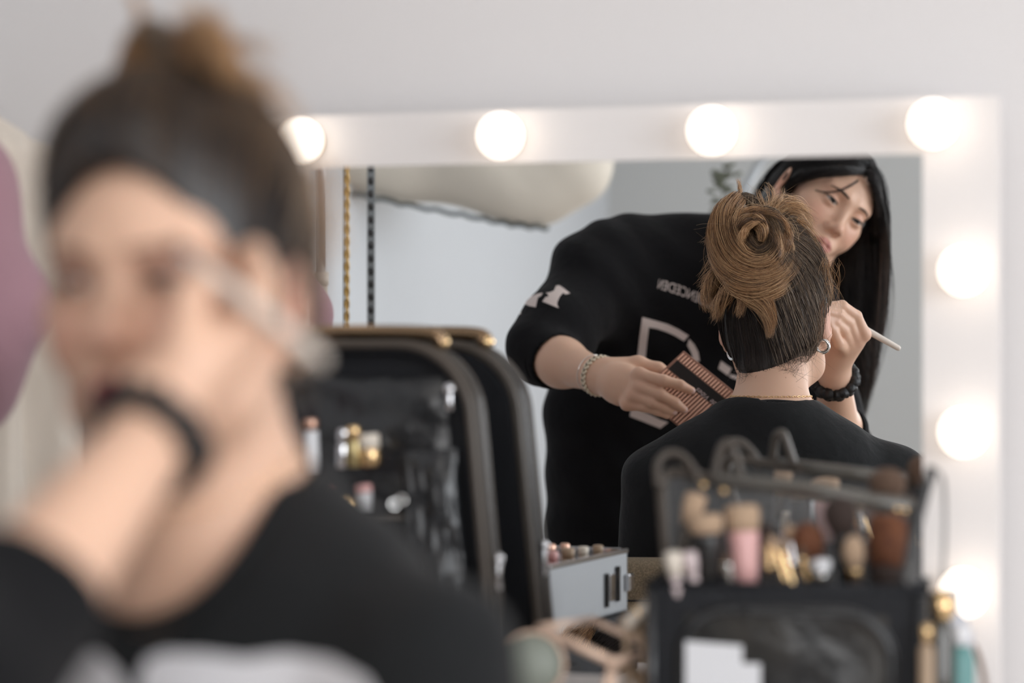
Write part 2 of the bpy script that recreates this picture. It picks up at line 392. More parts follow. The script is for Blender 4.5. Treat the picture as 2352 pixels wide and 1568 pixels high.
# added ceiling lamp, out of view, to brighten the room
cl = thing('fill_ceiling_lamp', 'flat round white fill lamp added to the middle of the ceiling, out of view', 'lamp')
lc = W(.5, 2.2, 0)
MB().add(*lathe([(.001, 0), (.24, 0), (.25, .3), (.25, 1), (.001, 1)], lc+V3(0, 0, H-.06), lc+V3(0, 0, H), 40)).build('fill_lamp_housing', M['trim'], cl, True)
MB().add(*lathe([(.001, 0), (.2, .1), (.23, .6), (.235, 1), (.001, 1)], lc+V3(0, 0, H-.085), lc+V3(0, 0, H-.058), 40)).build('diffuser', mat('fill_lamp_diffuser', (1, 1, 1), .5, emit=(1, .93, .86), estr=14), cl, True)

# ------------------------------------------------------------------ the lit make-up mirror
ut = lambda px, h=0: float((MP(px, 784, h)-V3(0, 2.6, 0))@UM)
mu0, mu1 = -.307, .5152; gi0, gi1 = -.2315, .4394; mt, mtg = CZ+.2485, CZ+.1915; mbm, mbg = .757, .815
mir = thing('makeup_mirror', 'large white framed vanity mirror lined with glowing round bulbs', 'mirror')
fb = MB()
for (a, b, z0, z1) in ((mu0, gi0, mbm, mt), (gi1, mu1, mbm, mt), (gi0, gi1, mtg, mt), (gi0, gi1, mbm, mbg)):
    p = [W(a, 0.003, z0), W(b, .003, z0), W(b, .003, z1), W(a, .003, z1)]; q = [W(a, -.045, z0), W(b, -.045, z0), W(b, -.045, z1), W(a, -.045, z1)]
    fb.add(np.array(p+q), [(0,1,2,3),(7,6,5,4),(0,4,5,1),(1,5,6,2),(2,6,7,3),(3,7,4,0)])
fb.build('mirror_frame', M['white'], mir)
gb = MB(); p = [W(gi0-.002, 0, mbg-.002), W(gi1+.002, 0, mbg-.002), W(gi1+.002, 0, mtg+.002), W(gi0-.002, 0, mtg+.002)]; q = [x+NM*.004 for x in p]
gb.add(np.array(p+q), [(0,1,2,3),(7,6,5,4),(0,4,5,1),(1,5,6,2),(2,6,7,3),(3,7,4,0)]); gb.build('mirror_glass', M['mirror'], mir)
hb = .032
spots = [MP(x, y, hb) for x, y in ((690, 323), (1149, 312), (1634, 300), (2143, 284), (2213, 621), (2213, 993), (2213, 1362))]
dz = spots[4][2]-spots[5][2]
for i in range(0, 3): # left column mirrors the right one
    s = spots[4+i]; c = (mu0+mu1)/2; u = float((s-V3(0, 2.6, 0)+NM*hb)@UM); spots.append(W(2*c-u, hb, s[2]))
for s in spots:
    b = mesh('bulb', *ball(s, .0245, 14), M['bulb'], mir, True, label='glowing round bulb')
    MB().add(*lathe([(.012, 0), (.018, .2), (.018, 1), (.001, 1)], s-(-NM)*-0+NM*.018, s+NM*(hb-.004), 20)).build('socket', M['brass'], b, True)
# feet of the mirror on the table
for u in (mu0+.1, mu1-.1): MB().add(*box(W(u, .02, .7555), (.2, .12, .011), frame((0,0,1), UM))).build('foot', M['white'], mir)

# ------------------------------------------------------------------ table
tb = thing('vanity_table', 'long white table under the lit mirror carrying the make-up cases', 'table')
Rt = frame((0, 0, 1), UM)
MB().add(*box(W(.50, .26, .735), (1.7, .66, .03), Rt)).build('tabletop', M['white'], tb, bevel=.003)
for u in (-.29, 1.3):
    for w_ in (-.03, .55): MB().add(*box(W(u, w_, .36), (.045, .045, .72), Rt)).build('leg', M['white'], tb)
MB().add(*box(W(.50, .26, .69), (1.56, .54, .06), Rt)).build('apron', M['white'], tb)

# ------------------------------------------------------------------ camera
cam = bpy.data.cameras.new('camera'); co = link(bpy.data.objects.new('camera', cam)); co.location = (0, 0, CZ); co.rotation_euler = (math.pi/2, 0, 0)
cam.lens = 85; cam.sensor_width = 36; cam.clip_start = .05; cam.dof.use_dof = True; cam.dof.focus_distance = 3.5; cam.dof.aperture_fstop = 2.3
SC.camera = co
SC.view_settings.view_transform = 'Standard'; SC.view_settings.look = 'None'; SC.view_settings.gamma = 1; SC.view_settings.exposure = -1.17
SC.cycles.adaptive_threshold = .02; SC.cycles.max_bounces = 8; SC.cycles.transparent_max_bounces = 12; SC.cycles.glossy_bounces = 5; SC.cycles.diffuse_bounces = 4; SC.cycles.sample_clamp_indirect = 8
# ================================================================== people
def head_sdf(s, H, R, asian=False, lids=.35, grow=1):
    """adds a head to an SDF. H(local)->world; local x = lateral, y = forward, z = up; origin between the ears"""
    E = lambda c, r, k=.012, op=1, Rl=np.eye(3): s.el(H(c), r, R@Rl, k, op)
    C = lambda a, b, r1, r2=None, k=.01, op=1: s.rc(H(a), H(b), r1, r2, k, op)
    E((0, -.012, .045), (.072, .091, .078))                       # skull
    E((0, .035, .010), (.059, .052, .075), .03)                   # face block
    E((0, .036, .052), (.056, .050, .045), .02)                   # forehead
    C((-.040, .030, -.058), (0, .062, -.084), .020, .018, .03); C((.040, .030, -.058), (0, .062, -.084), .020, .018, .03)   # jaw
    C((-.052, .000, -.035), (-.042, .028, -.060), .016, .016, .03); C((.052, .000, -.035), (.042, .028, -.060), .016, .016, .03)
    E((0, .074, -.086), (.017, .014, .013), .02)                  # chin
    for sx in (-1, 1):
        E((sx*.034, .060, -.020), (.026, .024, .024), .025)       # cheek
        E((sx*.047, .052, .002), (.016, .018, .013), .02)         # cheekbone
        C((sx*.012, .0885, .036), (sx*.044, .073, .040), .0055, .005, .016)   # brow ridge
        E((sx*.031, .096, .017), (.019, .012, .0115), .014, -1)   # socket
    C((0, .086, .026), (0, .099, -.012), .0058, .0075, .014)      # nose bridge
    E((0, .1035, -.018), (.0090, .0085, .0078), .012)             # tip
    for sx in (-1, 1):
        E((sx*.0120, .094, -.0205), (.0062, .0085, .0062), .008)  # wing
        E((sx*.0060, .1010, -.0268), (.0030, .0045, .0025), .004, -1)   # nostril
    E((0, .078, -.050), (.028, .016, .018), .02)                  # muzzle
    # lips
    C((-.021, .084, -.0505), (-.006, .0955, -.0470), .0030, .0045, .005); C((.021, .084, -.0505), (.006, .0955, -.0470), .0030, .0045, .005)
    C((-.006, .0955, -.0470), (.006, .0955, -.0470), .0045, .0045, .005)
    C((-.016, .0865, -.0560), (0, .0935, -.0580), .0038, .0062, .005); C((.016, .0865, -.0560), (0, .0935, -.0580), .0038, .0062, .005)
    C((-.020, .0905, -.0516), (0, .1015, -.0518), .0011, .0012, .003, -1); C((.020, .0905, -.0516), (0, .1015, -.0518), .0011, .0012, .003, -1)
    C((0, .0975, -.034), (0, .0985, -.042), .0022, .0022, .004, -1)
    # eyelids: shells round the eyeball, open along a slit
    for sx in (-1, 1):
        c = H((sx*.031, .0770, .0165))
        def lid(p, c=c, sx=sx):
            q = (p-c)@R; d = np.linalg.norm(q*V3(.92, 1, 1), axis=1)-.0136
            x = q[:, 0]*sx; tilt = .10 if asian else .0
            zc = q[:, 2]-tilt*x
            edge_up = (.0046-.30*lids*.0125)*(1-(x/.0150)**2); edge_lo = -.0040*(1-(x/.0150)**2)*.9
            gap = np.maximum(-(zc-edge_up), zc-edge_lo)*-1       # >0 inside the slit
            gap = np.minimum(edge_up-zc, zc-edge_lo)
            gap = np.where(q[:, 1] > 0, gap, -1)
            return np.maximum(d, gap*.9)
        s.fn(lid, .0035)
    # ears
    for sx in (-1, 1):
        Re = np.array([[1, 0, 0], [0, 1, 0], [0, 0, 1]], float); a = sx*.45
        Re = np.array([[math.cos(a), math.sin(a), 0], [-math.sin(a), math.cos(a), 0], [0, 0, 1]])
        E((sx*.0775, -.012, .004), (.0065, .0165, .029), .008, 1, Re)
        E((sx*.0735, -.002, -.024), (.0055, .009, .011), .008, 1, Re)
        E((sx*.0840, -.006, .005), (.0050, .0095, .018), .004, -1, Re)
def paint(v, H_inv, base, lip, blush, extra=None, lipw=1.0):
    """skin colour per vertex: lips, blushed cheeks, nose and ears"""
    q = H_inv(v); col = np.tile(np.array(base, float), (len(v), 1))
    def mixin(m, c):
        nonlocal col
        m = np.clip(m, 0, 1)[:, None]; col = col*(1-m)+np.array(c)*m
    for sx in (-1, 1):
        mixin(.55*np.exp(-(((q[:, 0]-sx*.040)/.020)**2+((q[:, 1]-.075)/.03)**2+((q[:, 2]+.014)/.020)**2)), blush)
        mixin(.35*np.exp(-(((q[:, 0]-sx*.033)/.017)**2+((q[:, 1]-.09)/.02)**2+((q[:, 2]-.026)/.010)**2)), blush)
        mixin(.5*np.exp(-(((q[:, 0]-sx*.08)/.012)**2+((q[:, 1]+.01)/.03)**2+((q[:, 2]+.0)/.03)**2)), blush)
    mixin(.4*np.exp(-((q[:, 0]/.014)**2+((q[:, 1]-.105)/.014)**2+((q[:, 2]+.02)/.012)**2)), blush)
    r = (q[:, 0]/.0225)**2+((q[:, 2]+.0520)/(.0125*(1-.35*np.abs(q[:, 0])/.022)))**2
    mixin(np.where(q[:, 1] > .078, np.clip((1.15-r)/.3, 0, 1), 0)*lipw, lip)
    if extra is not None: extra(q, mixin)
    return col

# ------------------------------------------------------------------ the client on the chair
CC = V3(-.2185, 1.580, CZ+.022)                       # between her ears
cf = V3(-.30, -.954, -.02); cf /= np.linalg.norm(cf)
cu = V3(-.045, .0, 1); cu = cu-(cu@cf)*cf; cu /= np.linalg.norm(cu)
cx = V3(.954, -.30, 0); cx = cx-(cx@cf)*cf-(cx@cu)*cu; cx /= np.linalg.norm(cx)
CR = np.stack([cx, cf, cu], 1)
CH = lambda p: CC+np.asarray(p, float)@CR.T
CHi = lambda v: (v-CC)@CR
client = thing('person', 'seated person in black tee with a messy golden bun having make-up applied', 'person')
R31 = np.stack([V3(.857, -.515, 0), V3(-.515, -.857, 0), V3(0, 0, 1)], 1)      # torso axes
NB = V3(-.193, 1.645, CZ-.135)                        # base of the neck
SL, SRt = V3(-.056, 1.540, CZ-.207), V3(-.318, 1.730, CZ-.205)
TC = V3(-.200, 1.640, 0)
T = lambda x, y, z: TC+R31@V3(x, y, 0)+V3(0, 0, CZ+z)
sb = SDF(); head_sdf(sb, CH, CR, lids=.3)
sb.rc(CH((0, -.026, -.03)), NB, .0500, .0530, .03)
sb.rc(CH((0, .010, -.06)), T(0, .035, -.15), .040, .045, .03)
sb.rc(NB+V3(.01, -.005, .005), SL+V3(-.02, .005, .0), .036, .040, .06); sb.rc(NB+V3(-.01, .005, .005), SRt+V3(.02, -.005, .0), .036, .040, .06)
sb.el(T(0, .01, -.33), (.150, .085, .22), R31, .05)
elL, elR = SL+V3(.015, -.09, -.25), SRt+V3(-.055, -.06, -.25)
sb.rc(SL, elL, .040, .034, .02); sb.rc(SRt, elR, .040, .034, .02)
haL, haR = T(.09, .30, -.60), T(-.09, .30, -.60)
for e_, h_ in ((elL, haL), (elR, haR)):
    sb.rc(e_, h_, .034, .024, .01); dirh = (h_-e_)/np.linalg.norm(h_-e_)
    sb.el(h_+dirh*.045, (.038, .045, .016), R31, .01)
    for j in range(4): sb.rc(h_+dirh*.06+R31[:, 0]*(-.03+.02*j), h_+dirh*.125+R31[:, 0]*(-.03+.02*j)+V3(0, 0, -.012), .0085, .007, .004)
    sb.rc(h_+dirh*.02+R31[:, 0]*.035*(1 if e_ is elR else -1), h_+dirh*.08+R31[:, 0]*.055*(1 if e_ is elR else -1), .010, .008, .006)
lo, hi = V3(-.60, 1.20, CZ-.70), V3(.16, 1.98, CZ+.17)
v, f = sb.mesh(lo, hi, .0024)
skC = (.75, .48, .345)
def exC(q, mixin):                                    # darker brown round the eyes
    for sx in (-1, 1): mixin(.62*np.exp(-(((q[:, 0]-sx*.032)/.019)**4+((q[:, 1]-.085)/.03)**2+((q[:, 2]-.020)/.011)**2)), (.22, .11, .08))
colr = paint(v, CHi, skC, (.26, .045, .05), (.66, .30, .24), exC)
mesh('body', v, f, M['skinA'], client, True, col=colr)
clientSDF = sb
# tee
def tee_fn():
    s = SDF()
    s.rc(NB+V3(.02, -.008, -.008), SL, .050, .052, .05); s.rc(NB+V3(-.02, .008, -.008), SRt, .050, .052, .05)
    s.el(T(0, .005, -.33), (.172, .112, .25), R31, .06)
    s.el(T(0, -.035, -.24), (.165, .080, .14), R31, .05)
    s.el(T(0, .0, -.56), (.165, .12, .16), R31, .08)
    s.rc(SL, SL+V3(.020, -.03, -.12), .058, .058, .03); s.rc(SRt, SRt+V3(-.018, .0, -.12), .058, .058, .03)
    # folds
    b0 = list(s.p)
    def folded(p):
        d = np.full(len(p), 9.0)
        for f_, k_, o_ in b0: d = smin(d, f_(p), k_)
        q = p-TC
        return d+.0022*np.sin(38*q[:, 2]+22*(q@R31[:, 0])+3*np.sin(11*q[:, 2]))*np.sin(17*(q@R31[:, 0])+5*q[:, 2])+.0012*np.sin(70*q[:, 2]-40*np.abs(q@R31[:, 0]))
    s.p = [(folded, .01, 1)]
    # hollow: neck opening and sleeve ends
    s.rc(CH((0, -.03, -.02)), NB+V3(.006, .0, .015), .050, .0575, .006, -1)
    s.rc(CH((0, .05, -.06)), T(0, .075, -.125), .06, .062, .02, -1)
    s.rc(T(.0, .03, -.05), T(0, .045, -.12), .075, .068, .02, -1)
    for a, d in ((SL, V3(.020, -.03, -.12)), (SRt, V3(-.018, .0, -.12))):
        s.rc(a+d*1.30, a+d*1.9, .045, .045, .01, -1)
    return s
ts = tee_fn(); v, f = ts.mesh(lo-V3(.05, .05, .05), hi, .0035)
tee = mesh('tee_shirt', v, f, M['blackcloth'], client, label='black cotton tee with white print across the chest')
# ribbed collar: runs round the neck opening
pts = []
for a in np.linspace(0, 2*np.pi, 40, endpoint=False):
    lx, ly = math.cos(a), math.sin(a)                  # ly>0 = front
    zz = CZ-.093-.055*max(0, ly)**1.3-.006*abs(lx)
    o = T(0, .02, 0)*V3(1, 1, 0)+V3(0, 0, zz); pts.append(o+R31@V3(lx*.066, ly*.070+.006, 0))
pts = np.array(pts); dd = ts(pts); 
for _ in range(12):
    g = np.stack([ts(pts+V3(*e)*.002)-ts(pts-V3(*e)*.002) for e in ((1,0,0),(0,1,0),(0,0,1))], 1)/.004
    pts = pts-.6*(ts(pts)-.0005)[:, None]*g*V3(1, 1, .6)
pts = smoothpath(pts, 120, True)
for _ in range(6): pts = (np.roll(pts, 1, 0)+pts+np.roll(pts, -1, 0))/3
mesh('collar', *tube(pts, .0045, 8, True, squash=1.6), M['blackcloth'], tee)
# white print on the chest, lettering cut by the bottom of the frame
def decal(name, polys, sdf, off, m, parent, virt, h=3.0, label=None, dmin=None):
    import mathutils.geometry as mg
    vs, fs = [], []; n = 0
    for poly in polys:
        poly = [tuple(p) for p in poly]; xs = [p[0] for p in poly]; ys = [p[1] for p in poly]
        pts = []
        for i in range(len(poly)):
            a, b = np.array(poly[i]), np.array(poly[(i+1) % len(poly)]); k = max(1, int(np.linalg.norm(b-a)/h))
            pts += [tuple(a+(b-a)*j/k) for j in range(k)]
        nb = len(pts); pa = np.array(pts)
        gx, gy = np.meshgrid(np.arange(min(xs)+h/2, max(xs), h), np.arange(min(ys)+h/2, max(ys), h)); g = np.stack([gx.ravel(), gy.ravel()], 1)
        ins = np.zeros(len(g), bool); j = nb-1
        for i in range(nb):
            c = ((pa[i, 1] > g[:, 1]) != (pa[j, 1] > g[:, 1])) & (g[:, 0] < (pa[j, 0]-pa[i, 0])*(g[:, 1]-pa[i, 1])/(pa[j, 1]-pa[i, 1]+1e-12)+pa[i, 0]); ins ^= c; j = i
        g = g[ins]
        if len(g): g = g[[np.min(np.linalg.norm(pa-q, axis=1)) > h*.45 for q in g]]
        allp = pts+[tuple(q) for q in g]
        r = mg.delaunay_2d_cdt([Vector(p) for p in allp], [(i, (i+1) % nb) for i in range(nb)], [list(range(nb))], 1, 1e-5)
        v2 = np.array([tuple(q) for q in r[0]]); w3 = trace(sdf, v2[:, 0], v2[:, 1], off, virt, dmin)
        good = np.abs(sdf(w3)) < .01; keep_f = [f_ for f_ in r[2] if all(good[q] for q in f_)]
        ctr = w3[good].mean(0) if good.any() else V3(0, 0, 1); w3[~good] = ctr
        vs.append(w3); fs += [tuple(q+n for q in f_) for f_ in keep_f]; n += len(w3)
    return mesh(name, np.concatenate(vs), fs, m, parent, label=label)
decal('shirt_print', [[(20, 1640), (40, 1560), (90, 1510), (160, 1493), (230, 1500), (270, 1540), (300, 1600), (310, 1660)],
                     [(325, 1660), (320, 1560), (335, 1515), (380, 1497), (470, 1500), (560, 1512), (660, 1500), (760, 1515), (840, 1560), (880, 1640), (880, 1700), (700, 1700), (690, 1640), (560, 1615), (430, 1620), (420, 1680)]],
      ts, .0012, M['teeprint'], tee, False, 12, 'large white letters on the chest')
# eyes, brows, lashes of both people
def face_bits(parent, H, mir, sdf_local, look, browm, asian):
    for sx in (-1, 1):
        c = np.array([sx*.031, .0770, .0165]); l = np.array(look, float); l /= np.linalg.norm(l)
        v, f = ball(c, .0126, 16); eo = mesh('eye', mir(H(v)), f, M['eye'], parent, label='white of the eye')
        Fm = frame(l); vs = []; n = 20
        for a in (0.01, .2, .40, .54):
            for j in range(n):
                t = 2*np.pi*j/n; vs.append(c+.0129*(math.cos(a)*Fm[:, 2]+math.sin(a)*(math.cos(t)*Fm[:, 0]+math.sin(t)*Fm[:, 1])))
        fs = [(k*n+j, k*n+(j+1) % n, (k+1)*n+(j+1) % n, (k+1)*n+j) for k in range(3) for j in range(n)]+[tuple(range(n))]
        mesh('iris', mir(H(np.array(vs))), fs, M['iris'], eo, label='dark iris')
        def on_face(x, z, off):                        # march from the front onto the face
            y = np.full(len(x), .14); q = np.stack([x, y, z], 1)
            for _ in range(60): q[:, 1] -= .8*(sdf_local(H(q))-off)
            return q
        # brow
        t = np.linspace(0, 1, 14); bx = sx*(.013+.034*t); bz = .0345+.0055*np.sin(t*2.3)-.004*t
        q = on_face(bx, bz, .0002); mesh('eyebrow', mir(tube(H(q), [.0014, .0026, .0024, .0016, .0006], 8, squash=.6)[0]), tube(H(q), .001, 8)[1], browm, parent)
        # lash line along the upper lid
        x = np.linspace(-.0135, .0150, 16); lid_z = (.0046-.30*(.62 if asian else .3)*.0125)*(1-(x/.0150)**2)+(.10 if asian else 0)*x
        q = c+np.stack([x*sx, np.sqrt(np.maximum(.0137**2-(x*.92)**2-lid_z**2, 1e-8)), lid_z], 1)
        q[-1] += (sx*.003, -.001, .0012)
        tv, tf = tube(H(q), [.0005, .0012, .0014, .0014, .0005], 6); mesh('eyelash', mir(tv), tf, M['lash'], parent)
face_bits(client, CH, lambda p: p, sb, (-.1, 1, 0), M['brow2'], False)

# ---- her hair
GOLD = [(.06, .028, .014), (.26, .13, .055), (.62, .34, .16), (.95, .62, .34), (.36, .19, .085)]
DARK = [(.012, .008, .007), (.022, .014, .011), (.05, .03, .02)]
MIDC = [(.025, .016, .012), (.10, .065, .045), (.28, .20, .14), (.50, .39, .29)]
hs = SDF()
hs.el(CH((0, -.014, .050)), (.0845, .1000, .0960), CR, .01); hs.el(CH((0, -.040, -.012)), (.067, .060, .062), CR, .03)
hs.el(CH((-.010, -.060, -.057)), (.034, .032, .026), CR, .02); hs.el(CH((-.004, .008, .094)), (.066, .078, .058), CR, .03); hs.el(CH((.066, -.060, -.082)), (.044, .060, .040), CR, .01, -1)
hs.el(CH((0, .085, -.020)), (.058, .065, .108), CR, .008, -1)
hs.el(CH((0, .06, -.075)), (.09, .075, .055), CR, .008, -1)
for sx in (-1, 1): hs.el(CH((sx*.088, -.006, .000)), (.027, .026, .036), CR, .006, -1)
hair = Hair(); v, f = hs.mesh(CC-V3(.13, .13, .13), CC+V3(.13, .13, .16), .0025)
hair.add(v, f, (.016, .011, .009))
bun = V(1738, 565, 3.52)                              # centre of the bun
bl = CHi(bun); bd = bl-np.array([0, -.014, .047]); bd /= np.linalg.norm(bd)
A1, c1 = np.array([.0845, .1000, .0960]), np.array([0, -.014, .050]); A2, c2 = np.array([.067, .060, .062]), np.array([0, -.040, -.012])
capS = SDF(); capS.el(CH(c1), A1, CR, .01); capS.el(CH(c2), A2, CR, .03); capS.el(CH((-.010, -.060, -.057)), (.034, .032, .026), CR, .02); capS.el(CH((-.004, .008, .094)), (.066, .078, .058), CR, .03)
def cap_r(dirs):                                      # distance from c1 to the hair cap along dirs
    sh = dirs.shape[:-1]; d = dirs.reshape(-1, 3); o = CH(c1); wd = d@CR.T; r = np.full(len(d), .15)
    for _ in range(16): r -= .9*capS(o+wd*r[:, None])
    return r.reshape(sh)
def cap_strands(n, pal, t0=(0, .5), sr=.00028, lift=.0025, cond=None, wob=.03):
    d = rng.normal(size=(n*4, 3)); d /= np.linalg.norm(d, axis=1)[:, None]
    p = c1+d*cap_r(d)[:, None]; ok = hs(CH(p)) < .003
    if cond is not None: ok &= cond(p)
    d = d[ok][:n]; n = len(d); k = 16
    t = np.linspace(0, 1, k)[None, :, None]; ss = rng.uniform(*t0, (n, 1, 1))*0
    e = rng.uniform(.55, .97, (n, 1, 1)); tt = t*e
    om = np.arccos(np.clip(d@bd, -1, 1))[:, None, None]; so = np.sin(om)+1e-6
    q = (np.sin((1-tt)*om)*d[:, None]+np.sin(tt*om)*bd)/so
    q += wob*np.sin(t*rng.uniform(2, 7, (n, 1, 1))+rng.uniform(0, 6, (n, 1, 3))); q /= np.linalg.norm(q, axis=2)[..., None]
    pts = c1+q*(cap_r(q)[..., None]+lift*rng.uniform(.1, 1, (n, 1, 1))*np.sin(np.pi*np.clip(t*.85+.1, 0, 1)))
    hair.many(CH(pts), np.full(n, sr)*rng.uniform(.6, 1.3, n), palette(pal, n))
cap_strands(2600, DARK)
cap_strands(1300, MIDC, cond=lambda p: (p[:, 0] > .015) & (p[:, 1] < .01), lift=.006, sr=.00024)  # paler greyish strands paint the sheen of light on this side
cap_strands(700, [(.03,.018,.01),(.10,.055,.028),(.26,.15,.07)], cond=lambda p: p[:, 2] > .05, lift=.006)
Hk = lambda px, py, d=3.42: V(px, py, d)
bd_ = lambda y: .058+.035*(650-y)/200
def vlock(pts, rpx, n, pal=GOLD, **kw): hair.lock(n=int(n*1.5), pal=pal, **kw, pts=[V(p[0], p[1], p[2]+bd_(p[1])) for p in pts], radii=[r*.00063 for r in rpx])
v, f = ball(V(1742, 575, 3.53), (.038, .030, .048), 14); hair.add(v, [q for q in f], (.035, .02, .012))
vlock([(1700,452,3.44),(1668,485,3.432),(1655,535,3.425),(1662,590,3.412),(1695,632,3.405),(1745,648,3.40),(1795,632,3.41),(1822,590,3.43),(1822,555,3.45)], [15,22,25,27,28,28,26,20,10], 900)
vlock([(1706,478,3.43),(1684,520,3.418),(1690,570,3.405),(1722,606,3.40),(1764,606,3.40),(1794,572,3.41),(1802,530,3.425)], [12,18,20,20,19,17,9], 600)
vlock([(1722,505,3.43),(1712,545,3.41),(1735,582,3.405),(1768,572,3.405),(1778,535,3.41),(1760,503,3.42),(1728,494,3.43)], [10,16,18,17,15,13,8], 480, pal=[(.03,.018,.011),(.09,.05,.026),(.2,.12,.06),(.34,.21,.11)])
vlock([(1748,556,3.405),(1752,528,3.40),(1735,505,3.41),(1705,492,3.43)], [6,12,13,8], 260)
vlock([(1716,492,3.43),(1745,486,3.425),(1776,497,3.42),(1792,525,3.42),(1788,560,3.425)], [8,12,14,13,7], 320, pal=MIDC)
vlock([(1697,447,3.45),(1685,470,3.44),(1690,500,3.44),(1712,510,3.43)], [5,14,17,10], 220)
vlock([(1700,448,3.45),(1722,460,3.45),(1745,480,3.45),(1757,500,3.44)], [5,12,15,10], 220, pal=MIDC)
vlock([(1762,486,3.46),(1790,470,3.47),(1822,472,3.48),(1846,490,3.49),(1868,522,3.50)], [8,11,12,9,4], 300, fray=1.2, core=.25)
vlock([(1768,496,3.46),(1800,484,3.47),(1828,500,3.475),(1856,540,3.49)], [9,16,16,10], 420, fray=.8, core=.6)
vlock([(1772,505,3.46),(1806,505,3.47),(1836,528,3.475),(1862,565,3.49)], [9,16,16,10], 420, fray=.6, core=.6, pal=MIDC)
vlock([(1664,600,3.42),(1690,646,3.40),(1738,666,3.395),(1785,656,3.40),(1815,628,3.43)], [12,20,22,20,10], 500)
vlock([(1812,545,3.46),(1826,590,3.44),(1812,632,3.43),(1782,655,3.43)], [10,16,15,8], 260)
vlock([(1662,612,3.42),(1682,645,3.405),(1718,672,3.40),(1750,702,3.40),(1766,738,3.40),(1768,775,3.40)], [10,15,17,14,9,4], 520, fray=.6, core=.55)
vlock([(1682,628,3.41),(1722,652,3.40),(1758,680,3.40),(1774,715,3.40),(1777,752,3.405)], [7,9,8,6,2], 170, fray=.6)
vlock([(1668,612,3.44),(1642,640,3.455),(1626,678,3.465),(1628,716,3.47)], [10,14,12,6], 240, fray=1.2, core=.2)
vlock([(1690,648,3.42),(1672,672,3.43),(1652,702,3.44),(1644,735,3.45)], [8,12,11,6], 220, fray=1.2, core=.2)
vlock([(1706,655,3.41),(1704,690,3.41),(1694,728,3.41)], [6,8,5], 110, fray=1.2, core=.1)
vlock([(1700,450,3.45),(1699,430,3.45),(1694,410,3.455)], [4,3,.8], 34, fray=.8, core=0)
vlock([(1756,500,3.44),(1752,470,3.44),(1742,436,3.445)], [5,4,2], 26, fray=1.2, core=0)
# loose thin locks crossing the bun
for i in range(34):
    a0 = rng.uniform(0, 6.28); a1 = a0+rng.uniform(1.0, 2.6); q_ = []; rr_ = rng.uniform(.55, 1.06); dr_ = rng.uniform(-.25, .15)
    for s_ in np.linspace(0, 1, 6):
        a = a0+(a1-a0)*s_; r_ = rr_+dr_*s_; q_.append((1740+82*r_*math.cos(a)*(1+.05*rng.normal()), 562-88*r_*math.sin(a), 3.392+.035*r_**4+rng.uniform(-.004, .003)))
    vlock(q_, [1.5, 5, 6, 5, 2], int(rng.uniform(22, 60)), pal=[GOLD[rng.integers(1, 4)], GOLD[rng.integers(0, 4)]], fray=1.3, core=0)
for (x0, y0, x1, y1) in ((1668, 505, 1612, 560), (1655, 520, 1608, 640), (1650, 600, 1600, 660), (1690, 640, 1632, 745), (1765, 480, 1757, 420), (1775, 480, 1800, 432), (1800, 470, 1880, 500), (1830, 500, 1896, 585)):
    vlock([(x0, y0, 3.44), ((x0*.6+x1*.4)+8, y0*.55+y1*.45-6, 3.44), (x1, y1, 3.45)], [4, 6, 5], 22, fray=1.6, core=0)
# fly-away hairs
n = 420; k = 12; t = np.linspace(0, 1, k)[None, :, None]
a = rng.uniform(0, 2*np.pi, n); cpx = 1742+80*np.cos(a); cpy = 560-95*np.sin(a)
st0 = np.array([V(x, y, 3.515+rng.uniform(-.03, .03)) for x, y in zip(cpx, cpy)])
dr = st0-bun; dr /= np.linalg.norm(dr, axis=1)[:, None]; tan = np.cross(dr, -NM); tan *= rng.choice([-1, 1], (n, 1))
L = rng.uniform(.012, .045, (n, 1, 1)); p = st0[:, None]-dr[:, None]*.015+L*(dr[:, None]*t*rng.uniform(.3, 1, (n, 1, 1))+tan[:, None]*(t+.4*t*t)*rng.uniform(.2, 1.1, (n, 1, 1)))+.002*np.sin(t*5+rng.uniform(0, 6, (n, 1, 3)))*t
hair.many(p, np.full(n, .00019), palette([(.3, .18, .09), (.8, .58, .36)], n))
# wisps beside the ear, at the nape and round the crown
for (x0, y0, d0, x1, y1, sp, cnt, pal) in ((1900, 600, 3.47, 1910, 700, 10, 60, GOLD), (1884, 690, 3.46, 1880, 790, 7, 26, [(.25,.12,.06),(.5,.3,.18)]), (1720, 835, 3.46, 1735, 868, 20, 60, DARK), (1780, 830, 3.45, 1800, 862, 30, 80, DARK), (1850, 780, 3.46, 1830, 840, 24, 70, MIDC), (1830, 850, 3.46, 1806, 895, 8, 26, DARK)):
    n = cnt; s0 = np.array([V(x0+rng.normal()*sp, y0+rng.normal()*sp*.6, d0+.03) for _ in range(n)]); s1 = np.array([V(x1+rng.normal()*sp*1.3, y1+rng.normal()*sp*.8, d0+.035) for _ in range(n)])
    p = s0[:, None]*(1-t)+s1[:, None]*t+.006*np.sin(t*np.pi*rng.uniform(.5, 2, (n, 1, 1)))*rng.normal(size=(n, 1, 3))
    hair.many(p, np.full(n, .00017), palette(pal, n))
hair.build('hair', M['hair'], client, 'golden brown hair in a messy bun over a dark nape')
